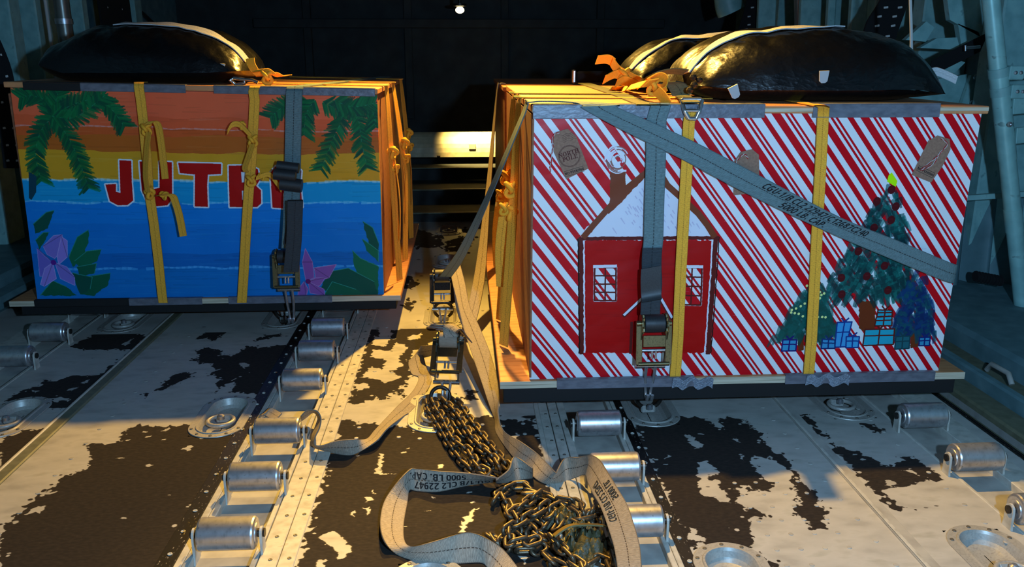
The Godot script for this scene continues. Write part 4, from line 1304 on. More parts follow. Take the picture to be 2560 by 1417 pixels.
func build_right_crate():
	M.twine_red = flat(Color(0.7, 0.08, 0.12), 0.9)
	var t := thing("striped_crate", "plywood crate wrapped in red and white candy-stripe paper with a painted house", "crate", Vector3(0.72, 0.075, -2.68))
	var off := -t.position
	var lo := Vector2(0.165, 0.14)
	var hi := Vector2(1.284, 0.828)
	var im := stripe_picture(2048, 1260, lo, hi)
	picture(t, "striped_front", [Vector2(0.165, 0.14), Vector2(1.272, 0.14), Vector2(1.29, 0.822), Vector2(0.169, 0.828)], -2.075, 0.012, im, 0.4)
	board(t, "side_panel", Vector3(0.166, 0.14, -3.28), Vector3(0.178, 0.826, -2.087), M.wood)
	board(t, "side_panel", Vector3(1.262, 0.14, -3.28), Vector3(1.274, 0.822, -2.087), M.wood)
	board(t, "back_panel", Vector3(0.178, 0.14, -3.29), Vector3(1.262, 0.822, -3.278), M.wood)
	var st := mb()
	var lidxf := Transform3D(Basis(Vector3.BACK, -0.006), Vector3(0.7335, 0.835, -2.675))
	cbox(st, Vector3(1.136, 0.019, 1.22), lidxf, 0.002)
	part(t, "lid", st, M.wood_top)
	board(t, "lid_edge", Vector3(0.167, 0.829, -2.066), Vector3(1.3, 0.838, -2.0635), M.ply_edge, 0.0005)
	board(t, "base", Vector3(0.086, 0.12, -3.4), Vector3(1.339, 0.14, -2.062), M.wood_top)
	board(t, "base_edge", Vector3(0.086, 0.1205, -2.062), Vector3(1.339, 0.1395, -2.06), M.ply_edge, 0.0005)
	for z in [-3.3, -2.7, -2.13]:
		board(t, "runner", Vector3(0.095, 0.0765, z - 0.06), Vector3(1.32, 0.12, z + 0.06), M.black_board)
	for e in [[0.168, 0.735], [0.855, 1.175]]:
		edge_tape(t, e[0], e[1], 0.815, 0.8475, -2.0635, 0.045, M.tape)
	for e in [[0.235, 0.6, 0], [0.845, 1.255, 0]]:
		edge_tape(t, e[0], e[1], 0.117, 0.143, -2.0595, 0.012, M.tape)
	# clear tape bunched under the yellow straps
	for e in [[0.54, 0.65], [0.9, 1.02]]:
		st = mb()
		var pts := []
		for k in 9:
			pts.append(Vector3(lerpf(e[0], e[1], k / 8.0), 0.128 + 0.006 * sin(k * 2.1), -2.054 + 0.004 * sin(k * 1.3)))
		band(st, pts, Vector3(0, 0.96, 0.2).normalized(), 0.03, 0.001, 3)
		part(t, "clear_tape", st, M.tape_clear)
	# paper lapped over the left corner
	st = mb()
	tube(st, [Vector3(0.167, 0.145, -2.078), Vector3(0.168, 0.5, -2.078), Vector3(0.17, 0.824, -2.078)], 0.004, 8)
	part(t, "corner_tape", st, M.wood)
	gift_tag(t, [0.219,0.768,0.224,0.782,0.254,0.79,0.275,0.771,0.307,0.693,0.252,0.667,0.22,0.735], -2.073, Vector2([0.257,0.731][0], [0.257,0.731][1]), 0.28, true)
	gift_tag(t, [0.669,0.706,0.685,0.731,0.714,0.738,0.732,0.724,0.741,0.63,0.675,0.623], -2.073, Vector2([0.705,0.671][0], [0.705,0.671][1]), 0.06, false)
	gift_tag(t, [1.161,0.756,1.183,0.769,1.215,0.76,1.221,0.735,1.206,0.692,1.182,0.651,1.129,0.671,1.143,0.708], -2.073, Vector2([1.173,0.703][0], [1.173,0.703][1]), -0.42, false)
	twine(t, [0.234,0.779,0.223,0.78,0.216,0.762,0.218,0.743,0.214,0.727,0.216,0.715,0.212,0.698,0.213,0.685], -2.073)
	twine(t, [1.191,0.762,1.209,0.747,1.191,0.723,1.179,0.698,1.15,0.683,1.178,0.708,1.196,0.727], -2.072)
	twine(t, [0.704,0.716,0.693,0.726,0.676,0.709,0.663,0.671], -2.072)
	for c in t.get_children():
		c.position += off
	# a second, plain crate stands close behind it
	var p := thing("plain_crate", "plain plywood crate standing close behind the striped crate", "crate", Vector3(0.72, 0.075, -3.95))
	off = -p.position
	for e in [["side_panel", Vector3(0.166, 0.14, -4.45), Vector3(0.178, 0.82, -3.43)], ["side_panel", Vector3(1.262, 0.14, -4.45), Vector3(1.274, 0.82, -3.43)], ["front_panel", Vector3(0.178, 0.14, -3.442), Vector3(1.262, 0.82, -3.43)], ["back_panel", Vector3(0.178, 0.14, -4.45), Vector3(1.262, 0.82, -4.438)], ["lid", Vector3(0.16, 0.82, -4.46), Vector3(1.29, 0.838, -3.42)], ["base", Vector3(0.09, 0.12, -4.5), Vector3(1.33, 0.14, -3.41)], ["runner", Vector3(0.1, 0.0765, -4.45), Vector3(1.32, 0.12, -4.33)], ["runner", Vector3(0.1, 0.0765, -3.6), Vector3(1.32, 0.12, -3.48)]]:
		board(p, e[0], e[1], e[2], M.black_board if e[0] == "runner" else (M.wood_top if e[0] in ["lid", "base"] else M.wood))
	for c in p.get_children():
		c.position += off

# ---------- bags ----------
var wrinkle: FastNoiseLite

# point on a stuffed bag: u along x, v along z, both -1..1; top or underside
func bag_point(b: Dictionary, u: float, v: float, top: bool) -> Vector3:
	var su := signf(u) * pow(absf(u), 0.85)
	var sv := signf(v) * pow(absf(v), 0.85)
	var x: float = su * b.a * (1.0 - 0.10 * v * v)
	var z: float = sv * b.b * (1.0 - 0.16 * pow(absf(u), 3.0)) + b.skew * su
	var e := pow(maxf(0.0, 1.0 - pow(absf(u), 2.6)), 0.62) * pow(maxf(0.0, 1.0 - pow(absf(v), 2.4)), 0.55)
	var seam: float = b.seam + b.tip * maxf(0.0, absf(su) - 0.72) * 1.6 * (1.0 if su < 0.0 else b.right_tip)
	var y := seam
	if top:
		var k: float = 1.0 + b.lean * su
		var n := wrinkle.get_noise_3d(x * 130.0 + b.seed, z * 130.0, b.seed * 3.0)
		var n2 := wrinkle.get_noise_3d(x * 420.0 + b.seed, z * 420.0, b.seed * 5.0)
		y = seam + e * (b.h - seam) * k + (n * 0.012 + n2 * 0.0035) * minf(1.0, e * 3.0 + 0.2)
	else:
		y = maxf(0.001, seam - e * seam * 1.25)
	return Vector3(x, y, z)

func bag_mesh(b: Dictionary) -> SurfaceTool:
	var st := mb()
	var N := 56
	for side in [true, false]:
		var p := []
		for i in N + 1:
			var row := []
			for j in N + 1:
				row.append(bag_point(b, -1.0 + 2.0 * i / N, -1.0 + 2.0 * j / N, side))
			p.append(row)
		var nn := []
		for i in N + 1:
			var row := []
			for j in N + 1:
				var dx: Vector3 = p[mini(i + 1, N)][j] - p[maxi(i - 1, 0)][j]
				var dz: Vector3 = p[i][mini(j + 1, N)] - p[i][maxi(j - 1, 0)]
				var n := dz.cross(dx).normalized()
				if (n.y < 0.0) == side:
					n = -n
				row.append(n)
			nn.append(row)
		for i in N:
			for j in N:
				quad(st, [p[i][j], p[i + 1][j], p[i + 1][j + 1], p[i][j + 1]], [nn[i][j], nn[i + 1][j], nn[i + 1][j + 1], nn[i][j + 1]])
	return st

func bag_strap(t: Node, b: Dictionary, u0: float, u1: float, v0: float, v1: float, w: float):
	var st := mb()
	var ea := []
	var eb := []
	for k in 17:
		var f := k / 16.0
		var u := lerpf(u0, u1, f)
		var v := lerpf(v0, v1, f)
		ea.append(bag_point(b, u, v - w, true) + Vector3(0, 0.005, 0))
		eb.append(bag_point(b, u, v + w, true) + Vector3(0, 0.005, 0))
	ribbon(st, ea, eb, 0.003, 2)
	part(t, "white_strap", st, M.white_web)

func bag_tab(t: Node, at: Vector3, size: Vector2, turn: float):
	var st := mb()
	var p := PackedVector2Array([Vector2(-0.5, 0.5), Vector2(0.5, 0.5), Vector2(0.4, -0.35), Vector2(0.2, -0.5), Vector2(-0.2, -0.5), Vector2(-0.4, -0.35)])
	var q := PackedVector2Array()
	for v in p:
		q.append(v * size)
	plate(st, q, 0.004, Transform3D(Basis(Vector3.BACK, turn) * Basis(Vector3.RIGHT, 0.15), at))
	part(t, "white_tab", st, M.white_web)

func tie_knot(t: Node, at: Vector3, s: float, m: Material, called := "knot", seed_ := 1):
	var st := mb()
	var p := []
	for k in 40:
		var a := TAU * k / 40.0
		p.append(at + Vector3((sin(a) + 2.0 * sin(2.0 * a)) * 0.33, (cos(a) - 2.0 * cos(2.0 * a)) * 0.36, -sin(3.0 * a) * 0.5).rotated(Vector3.UP, seed_ * 1.1) * s * 0.8)
	tube(st, p, s * 0.26, 8, true)
	part(t, called, st, m)

func build_bags():
	wrinkle = FastNoiseLite.new()
	wrinkle.seed = 3
	wrinkle.frequency = 0.05
	wrinkle.fractal_octaves = 3
	var l := {"a": 0.36, "b": 0.25, "h": 0.195, "seam": 0.035, "tip": 0.06, "right_tip": 0.2, "lean": -0.02, "skew": 0.0, "seed": 11.0}
	var t := thing("cargo_bag", "glossy black stuffed cargo bag on top of the beach crate", "bag", Vector3(-1.085, 0.868, -3.2), "black cargo bags")
	part(t, "shell", bag_mesh(l), M.bag)
	bag_strap(t, l, -0.25, 0.97, 0.22, 0.5, 0.09)
	for e in [[360, 148]]:
		pass
	for f in [[-1.059,0.947,-2.985], [-0.81,0.921,-2.985]]:
		bag_tab(t, Vector3(f[0], f[1], f[2]) - t.position, Vector2(0.03, 0.024), -0.1)
	var f0: Array = [-1.349,0.953,-3.1]
	tie_knot(t, Vector3(f0[0], f0[1], f0[2]) - t.position, 0.018, M.white_thread, "tie_knot", 2)
	var st := mb()
	band(st, v3s([-1.372,0.959,-3.08,-1.344,0.949,-3.08,-1.319,0.957,-3.08,-1.298,0.97,-3.08,-1.32,0.973,-3.08]).map(func(q): return q - t.position), Vector3(0, 0.8, 0.6), 0.012, 0.002, 4)
	part(t, "tie_tape", st, M.white_web)

	var r := {"a": 0.345, "b": 0.235, "h": 0.185, "seam": 0.03, "tip": 0.02, "right_tip": -1.2, "lean": -0.03, "skew": 0.02, "seed": 29.0}
	t = thing("cargo_bag", "large glossy black cargo bag at the front of the striped crate's lid", "bag", Vector3(0.925, 0.847, -2.37), "black cargo bags")
	part(t, "shell", bag_mesh(r), M.bag)
	bag_strap(t, r, 0.2, -0.97, 0.2, 0.45, 0.09)
	bag_tab(t, Vector3([0.675,0.874,-2.12][0], [0.675,0.874,-2.12][1], -2.12) - t.position, Vector2(0.026, 0.032), 0.45)
	bag_tab(t, Vector3([0.902,0.91,-2.13][0], [0.902,0.91,-2.13][1], -2.13) - t.position, Vector2(0.025, 0.03), 0.05)
	f0 = [1.247,0.909,-2.3]
	tie_knot(t, Vector3(f0[0], f0[1], f0[2]) - t.position, 0.014, M.white_thread, "tie_knot", 3)
	st = mb()
	band(st, v3s([1.25,0.915,-2.28,1.273,0.92,-2.28,1.308,0.908,-2.28,1.334,0.897,-2.28]).map(func(q): return q - t.position), Vector3(0, 0.9, 0.3).normalized(), 0.022, 0.002, 4)
	part(t, "tie_tape", st, M.white_web)

	var b2 := {"a": 0.3, "b": 0.24, "h": 0.18, "seam": 0.035, "tip": 0.02, "right_tip": 0.5, "lean": 0.1, "skew": -0.02, "seed": 47.0}
	t = thing("cargo_bag", "glossy black cargo bag behind the large one, at the left of the striped crate's lid", "bag", Vector3(0.83, 0.847, -2.93), "black cargo bags")
	part(t, "shell", bag_mesh(b2), M.bag)
	bag_strap(t, b2, -0.97, 0.5, 0.45, 0.3, 0.09)

# ---------- straps ----------
func spool_mesh() -> SurfaceTool:
	var st := mb()
	lathe(st, [Vector2(0.0, -0.027), Vector2(0.02, -0.027), Vector2(0.023, -0.025), Vector2(0.0235, 0.0), Vector2(0.023, 0.025), Vector2(0.02, 0.027), Vector2(0.0, 0.027)], 20, Transform3D(Basis(Vector3.BACK, PI / 2), Vector3.ZERO))
	return st

# ratchet buckle: local y runs up the strap, z stands off the load
func ratchet(parent: Node, xf: Transform3D, metal: Material, web: Material, hook_len := 0.06):
	var r := Node3D.new()
	r.name = "ratchet"
	parent.add_child(r, true)
	r.transform = xf
	var st := mb()
	var outline := PackedVector2Array([Vector2(-0.004, -0.09), Vector2(0.012, -0.09), Vector2(0.018, -0.03), Vector2(0.034, 0.02)])
	for k in range(0, 9):
		var a := -0.4 + (PI + 0.6) * k / 8.0
		outline.append(Vector2(0.012 + cos(a) * 0.024, 0.035 + sin(a) * 0.024))
	outline.append(Vector2(-0.008, 0.0))
	for s in [-1.0, 1.0]:
		st = mb()
		plate(st, outline, 0.003, Transform3D(Basis(Vector3(0, 0, 1), Vector3(0, 1, 0), Vector3(-1, 0, 0)), Vector3(s * 0.033, 0, 0)))
		part(r, "side_plate", st, metal)
		st = mb()
		var gear := PackedVector2Array()
		for k in 28:
			var rr := 0.027 if k % 2 == 0 else 0.0225
			gear.append(Vector2(cos(TAU * k / 28.0), sin(TAU * k / 28.0)) * rr)
		plate(st, gear, 0.004, Transform3D(Basis(Vector3(0, 0, 1), Vector3(0, 1, 0), Vector3(-1, 0, 0)), Vector3(s * 0.0295, 0.035, 0.012)))
		part(r, "ratchet_wheel", st, metal)
		st = mb()
		bar(st, Vector3(s * 0.038, 0.04, 0.014), Vector3(s * 0.038, -0.068, 0.04), 0.003, 0.016, Vector3.RIGHT, 0.0008)
		tube(st, [Vector3(s * 0.034, 0.035, 0.012), Vector3(s * 0.045, 0.035, 0.012)], 0.008, 10)
		part(r, "handle_arm", st, metal)
	part(r, "spool", spool_mesh(), web, Transform3D(Basis.IDENTITY, Vector3(0, 0.035, 0.012)))
	st = mb()
	tube(st, [Vector3(-0.04, -0.066, 0.04), Vector3(0.04, -0.066, 0.04)], 0.0055, 10)
	part(r, "handle_grip", st, metal)
	st = mb()
	cbox(st, Vector3(0.058, 0.03, 0.003), Transform3D(Basis(Vector3.RIGHT, -0.24), Vector3(0, -0.006, 0.031)), 0.001)
	part(r, "pawl_plate", st, metal)
	st = mb()
	tube(st, [Vector3(-0.03, -0.034, 0.026), Vector3(0.03, -0.034, 0.026)], 0.004, 8)
	tube(st, [Vector3(-0.004, -0.034, 0.03), Vector3(-0.004, -0.055, 0.032)], 0.003, 8)
	tube(st, [Vector3(0.006, -0.034, 0.03), Vector3(0.006, -0.055, 0.032)], 0.003, 8)
	part(r, "pawl_spring", st, M.steel)
	st = mb()
	tube(st, [Vector3(-0.038, -0.088, 0.006), Vector3(0.038, -0.088, 0.006)], 0.007, 12)
	part(r, "bolt", st, M.chrome)
	if hook_len > 0.0:
		st = mb()
		for s in [-1.0, 1.0]:
			var p := [Vector3(s * 0.012, -0.088, 0.014), Vector3(s * 0.011, -0.088 - hook_len * 0.5, 0.006), Vector3(s * 0.007, -0.09 - hook_len, 0.0), Vector3(s * 0.006, -0.106 - hook_len, 0.008), Vector3(s * 0.006, -0.104 - hook_len, 0.022), Vector3(s * 0.006, -0.088 - hook_len, 0.028)]
			tube(st, spline(p, 4), 0.0042, 8)
		part(r, "hook", st, M.steel)

func yellow_tail(t: Node, f: Array, z_side: Vector3, w := 0.026):
	var st := mb()
	band(st, v3s(f), z_side, w, 0.0025, 5)
	part(t, "tail", st, M.yellow)

# webbing that lies flat over a lid edge and turns as it drops down the side
func side_strap(st: SurfaceTool, c: Array, low_side: Vector3, w: float):
	var ea := []
	var eb := []
	for i in c.size():
		var s := Vector3(0, 0, -1).slerp(low_side.normalized(), clampf((i - 2) / 2.0, 0.0, 1.0)) if low_side.z < 0 else Vector3(0, 0, 1).slerp(low_side.normalized(), clampf((i - 2) / 2.0, 0.0, 1.0))
		ea.append(c[i] - s * w * 0.5)
		eb.append(c[i] + s * w * 0.5)
	ribbon(st, ea, eb, 0.0025, 4)

func build_straps():
	var st := mb()
	var X := Vector3.RIGHT
	var back := Vector3(0, 0, -1)
	# --- beach crate ---
	var t := thing("lashing_strap", "yellow lashing strap knotted across the letters J and U", "strap", Vector3.ZERO, "yellow lashing straps")
	var p := v3s([-1.051,0.877,-2.885,-1.048,0.819,-2.885,-1.047,0.742,-2.885])
	band(st, [Vector3(p[0].x, 0.872, -3.3), Vector3(p[0].x, 0.872, -2.905)] + p, X, 0.03, 0.0025)
	st = mb()
	band(st, [Vector3(p[0].x, 0.8745, -2.93), Vector3(p[0].x, 0.875, -2.893), Vector3(p[0].x, 0.86, -2.888)] + v3s([-1.049,0.819,-2.888,-1.049,0.755,-2.888,-1.05,0.703,-2.888,-1.051,0.624,-2.888,-1.056,0.53,-2.888,-1.052,0.407,-2.888,-1.051,0.281,-2.888,-1.052,0.16,-2.888,-1.051,0.128,-2.888]), X, 0.031, 0.0025)
	part(t, "webbing", st, M.yellow)
	for e in [[[-1.035,0.727,-2.87], 0.022, 1], [[-1.048,0.519,-2.87], 0.024, 2], [[-1,0.509,-2.865], 0.016, 3]]:
		tie_knot(t, Vector3(e[0][0], e[0][1], e[0][2]), e[1], M.yellow_rope, "knot", e[2])
	yellow_tail(t, [-1.026,0.742,-2.855,-1.007,0.753,-2.855,-0.992,0.741,-2.855,-0.988,0.692,-2.855,-0.987,0.627,-2.855,-0.987,0.565,-2.855], Vector3(0.95, 0.1, 0.3).normalized())
	yellow_tail(t, [-1.022,0.719,-2.85,-1.036,0.654,-2.85,-1.048,0.576,-2.85,-1.046,0.522,-2.85], Vector3(0.8, 0.0, 0.6).normalized())
	yellow_tail(t, [-1.011,0.513,-2.84,-0.968,0.513,-2.84,-0.956,0.483,-2.84,-0.948,0.436,-2.84,-0.943,0.374,-2.84], Vector3(0.95, 0.2, 0.2).normalized())

	t = thing("lashing_strap", "yellow lashing strap knotted across the letter B", "strap", Vector3.ZERO, "yellow lashing straps")
	st = mb()
	var q: Array = [-0.822,0.862,-3.985]
	band(st, [Vector3(q[0], q[1], q[2]), Vector3(-0.66, 0.86, -2.95), Vector3(-0.68, 0.862, -2.893), Vector3(-0.685, 0.845, -2.888)] + v3s([-0.683,0.818,-2.888,-0.695,0.727,-2.888,-0.709,0.621,-2.888,-0.727,0.513,-2.888,-0.747,0.376,-2.888,-0.766,0.235,-2.888,-0.782,0.124,-2.888]), X, 0.033, 0.0025)
	part(t, "webbing", st, M.yellow)
	for e in [[[-0.695,0.689,-2.87], 0.022, 1], [[-0.725,0.739,-2.865], 0.016, 2], [[-0.711,0.557,-2.87], 0.022, 4], [[-0.672,0.571,-2.86], 0.014, 3]]:
		tie_knot(t, Vector3(e[0][0], e[0][1], e[0][2]), e[1], M.yellow_rope, "knot", e[2])
	yellow_tail(t, [-0.696,0.704,-2.855,-0.729,0.74,-2.855,-0.755,0.74,-2.855,-0.772,0.717,-2.855], Vector3(0.2, 0.9, 0.3).normalized(), 0.02)
	yellow_tail(t, [-0.693,0.678,-2.855,-0.715,0.625,-2.855,-0.725,0.599,-2.855,-0.721,0.586,-2.855], Vector3(0.8, 0.0, 0.6).normalized())
	yellow_tail(t, [-0.691,0.565,-2.855,-0.648,0.577,-2.855,-0.626,0.551,-2.855,-0.609,0.524,-2.855], Vector3(0.3, 0.9, 0.2).normalized(), 0.018)

	t = thing("ratchet_strap", "dark grey ratchet strap hooked to the deck, over the right of the beach crate", "strap", Vector3.ZERO, "ratchet straps")
	st = mb()
	band(st, [Vector3(-0.36, 0.857, -4.13), Vector3(-0.535, 0.86, -2.96), Vector3(-0.55, 0.86, -2.893), Vector3(-0.553, 0.84, -2.886)] + v3s([-0.556,0.805,-2.884,-0.564,0.713,-2.884,-0.572,0.621,-2.884]) + v3s([-0.574,0.543,-2.86]) + v3s([-0.579,0.415,-2.82,-0.59,0.333,-2.82]), X, 0.054, 0.0035)
	part(t, "webbing", st, M.grey_web)
	st = mb()
	band(st, v3s([-0.579,0.351,-2.8,-0.566,0.419,-2.8]) + v3s([-0.548,0.506,-2.76,-0.553,0.453,-2.76,-0.561,0.373,-2.76,-0.578,0.265,-2.76]), X, 0.05, 0.003, 3)
	part(t, "loose_end", st, M.dark_web)
	st = mb()
	for e in [[[-0.578,0.604,-2.83], 0.017], [[-0.586,0.58,-2.81], 0.018], [[-0.57,0.547,-2.82], 0.022]]:
		var c := Vector3(e[0][0], e[0][1], e[0][2])
		tube(st, [c - Vector3(0.035, -0.005, 0), c + Vector3(0.035, -0.004, 0)], e[1], 14)
	part(t, "rolled_webbing", st, M.dark_web_plain)
	ratchet(t, Transform3D(Basis(Vector3.RIGHT, 0.08), Vector3(-0.61, 0.265, -2.86)), M.zinc, M.dark_web_plain, 0.1)
	# straps running across the lid and down the aisle side
	for e in [[-3.1, 0.0, "nearest"], [-3.42, 0.02, "middle"], [-3.85, 0.01, "farthest"]]:
		t = thing("lashing_strap", "yellow lashing strap down the aisle side of the beach crate, %s of three" % e[2], "strap", Vector3.ZERO, "yellow lashing straps")
		st = mb()
		side_strap(st, [Vector3(-0.75, 0.866, e[0]), Vector3(-0.3, 0.8555, e[0]), Vector3(-0.276, 0.853, e[0]), Vector3(-0.268, 0.82, e[0]), Vector3(-0.258 + e[1], 0.5, e[0]), Vector3(-0.246, 0.144, e[0] + 0.015)], Vector3(0.5, 0, -0.86), 0.036)
		part(t, "webbing", st, M.yellow)
		tie_knot(t, Vector3(-0.255 + e[1], 0.62, e[0]), 0.026, M.yellow_rope, "knot", 2)
		tie_knot(t, Vector3(-0.25 + e[1], 0.56, e[0] - 0.01), 0.02, M.yellow_rope, "knot", 3)
		st = mb()
		band(st, [Vector3(-0.25, 0.6, e[0]), Vector3(-0.235, 0.45, e[0] + 0.02), Vector3(-0.24, 0.3, e[0] + 0.02)], back, 0.026, 0.0025, 4)
		part(t, "tail", st, M.yellow)

	# --- striped crate ---
	t = thing("lashing_strap", "yellow lashing strap below the silver buckle, right of the grey ratchet", "strap", Vector3.ZERO, "yellow lashing straps")
	st = mb()
	band(st, v3s([0.55,0.835,-2.055]) + v3s([0.549,0.801,-2.064,0.55,0.713,-2.064,0.549,0.594,-2.064,0.549,0.428,-2.064,0.551,0.245,-2.064,0.549,0.128,-2.064]), X, 0.029, 0.0025)
	part(t, "webbing", st, M.yellow)
	# trapezoid buckle
	st = mb()
	var ring := v3s([0.527,0.86,-2.063,0.578,0.86,-2.06]) + v3s([0.569,0.832,-2.05,0.562,0.815,-2.05,0.545,0.815,-2.05,0.534,0.832,-2.05])
	var ring2 := []
	for k in ring.size():
		ring2.append(ring[k].lerp(ring[(k + 1) % ring.size()], 0.08))
		ring2.append(ring[k].lerp(ring[(k + 1) % ring.size()], 0.92))
	tube(st, ring2, 0.0055, 8, true)
	tube(st, v3s([0.532,0.834,-2.05,0.571,0.834,-2.05]), 0.0045, 8)
	part(t, "buckle", st, M.chrome)
	st = mb()
	band(st, v3s([0.605,0.857,-2.386,0.556,0.857,-2.119,0.532,0.857,-1.982]), X, 0.04, 0.003)
	part(t, "olive_end", st, M.olive_web)

	t = thing("lashing_strap", "yellow lashing strap down the right part of the striped crate, left of the painted tree", "strap", Vector3.ZERO, "yellow lashing straps")
	st = mb()
	band(st, v3s([0.869,0.847,-2.342]) + v3s([0.848,0.847,-2.009]) + v3s([0.879,0.84,-2.058]) + v3s([0.882,0.809,-2.064,0.887,0.711,-2.064,0.892,0.59,-2.064,0.9,0.423,-2.064,0.908,0.238,-2.064,0.91,0.119,-2.064]), X, 0.029, 0.0025)
	part(t, "webbing", st, M.yellow)

	t = thing("ratchet_strap", "grey ratchet strap over the painted house, its hook in a deck ring", "strap", Vector3.ZERO, "ratchet straps")
	st = mb()
	band(st, v3s([0.492,0.848,-3.501,0.463,0.848,-2.467,0.441,0.848,-2.047]) + [Vector3(0.475, 0.846, -2.058)], X, 0.05, 0.003)
	part(t, "lid_webbing", st, M.olive_web)
	st = mb()
	band(st, [Vector3(0.475, 0.85, -2.066), Vector3(0.476, 0.845, -2.057)] + v3s([0.468,0.811,-2.062,0.471,0.714,-2.062,0.472,0.615,-2.062,0.474,0.513,-2.062]) + v3s([0.471,0.489,-2.055]), X, 0.05, 0.0035)
	part(t, "webbing", st, M.grey_web)
	st = mb()
	band(st, v3s([0.47,0.495,-2.052]) + v3s([0.466,0.458,-2.035,0.47,0.406,-2.035]) + v3s([0.465,0.358,-2.02,0.465,0.331,-2.02]), X, 0.05, 0.004, 3)
	part(t, "loose_end", st, M.dark_web)
	st = mb()
	band(st, v3s([0.462,0.453,-2.02,0.462,0.42,-2.02,0.465,0.384,-2.02]) + v3s([0.466,0.369,-2.01]), Vector3(0.97, 0.2, 0.1).normalized(), 0.05, 0.003, 3)
	part(t, "wrapped_tape", st, M.dark_web_plain)
	ratchet(t, Transform3D(Basis(Vector3.RIGHT, 0.1), Vector3(0.479, 0.268, -2.05)), M.zinc, M.dark_web_plain, 0.075)

	for e in [[-2.36, "nearest the striped front"], [-2.6, "second from the striped front"]]:
		t = thing("lashing_strap", "yellow lashing strap down the aisle side of the striped crate, %s" % e[1], "strap", Vector3.ZERO, "yellow lashing straps")
		st = mb()
		side_strap(st, [Vector3(0.68, 0.8475, e[0] + 0.02), Vector3(0.18, 0.8505, e[0]), Vector3(0.159, 0.849, e[0]), Vector3(0.15, 0.8, e[0]), Vector3(0.135, 0.5, e[0]), Vector3(0.108, 0.145, e[0] + 0.03)], Vector3(0.6, 0, 0.8), 0.038)
		part(t, "webbing", st, M.yellow)
		for k in 2:
			tie_knot(t, Vector3(0.13, 0.6 - k * 0.07, e[0] - 0.02 * k), 0.026, M.yellow_rope, "knot", k + 1)
		tie_knot(t, Vector3(0.11, 0.55, e[0] + 0.03), 0.02, M.yellow_rope, "knot", 4)
		st = mb()
		band(st, [Vector3(0.12, 0.55, e[0] - 0.03), Vector3(0.105, 0.42, e[0] - 0.05), Vector3(0.108, 0.3, e[0] - 0.05)], Vector3(0.9, 0, 0.4).normalized(), 0.036, 0.0025, 4)
		part(t, "tail", st, M.yellow)

	# --- long strap: diagonal over the striped front, across the lid corner, down to the black ratchet ---
	t = thing("ratchet_strap", "grey printed strap running diagonally across the striped crate and down into the aisle", "strap", Vector3.ZERO, "ratchet straps")
	st = mb()
	var f1 := v3s([0.373,0.841,-2.057,0.467,0.802,-2.057,0.588,0.747,-2.057,0.744,0.669,-2.057,0.947,0.568,-2.057,1.111,0.503,-2.057,1.25,0.446,-2.057])
	var f2 := v3s([0.288,0.838,-2.057,0.389,0.785,-2.057,0.53,0.718,-2.057,0.685,0.638,-2.057,0.899,0.538,-2.057,1.08,0.462,-2.057,1.242,0.396,-2.057])
	var up_e := [Vector3(-0.095, 0.19, -2.96), Vector3(-0.03, 0.33, -2.72), Vector3(0.06, 0.57, -2.4), Vector3(0.148, 0.83, -2.125), Vector3(0.162, 0.8535, -2.115), Vector3(0.29, 0.8525, -2.1), f1[0] + Vector3(0, 0.006, -0.003)] + f1 + [Vector3(1.284, f1[6].y - 0.012, -2.08), Vector3(1.283, f1[6].y - 0.03, -2.13), Vector3(1.28, f1[6].y - 0.15, -2.4)]
	var dn_e := [Vector3(-0.05, 0.19, -2.955), Vector3(0.003, 0.33, -2.695), Vector3(0.072, 0.57, -2.36), Vector3(0.15, 0.825, -2.078), Vector3(0.163, 0.8535, -2.069), Vector3(0.26, 0.853, -2.068), f2[0] + Vector3(0, 0.006, -0.003)] + f2 + [Vector3(1.282, f2[6].y - 0.012, -2.08), Vector3(1.281, f2[6].y - 0.03, -2.13), Vector3(1.278, f2[6].y - 0.15, -2.4)]
	var rib := ribbon(st, up_e, dn_e, 0.003, 4)
	part(t, "webbing", st, M.grey_web)
	# print on the part that crosses the front: line one near the upper edge
	var total: float = rib.len[rib.len.size() - 1]
	var s0 := 0.0
	for i in rib.a.size():
		if rib.a[i].x < 0.78 or rib.a[i].z < -2.06:
			s0 = rib.len[i]
		else:
			break
	lettering(t, "CGU-1/B CL2 2Z947/C12687C240", 0.0155, rib, s0 + 0.02, 0.29, 1.0, 1.0 if rib.n[30].z > 0 else -1.0, 0.0022, -1.0)
	lettering(t, "5000 LB. CAP.", 0.0155, rib, s0 + 0.1, 0.74, 1.0, 1.0 if rib.n[30].z > 0 else -1.0, 0.0022, -1.0)
	ratchet(t, Transform3D(Basis(Vector3.RIGHT, -0.35), Vector3(-0.085, 0.14, -3.02)), M.dark_metal, M.dark_web_plain, 0.03)
	# its loose tail, first hanging, then lying in folds on the deck
	st = mb()
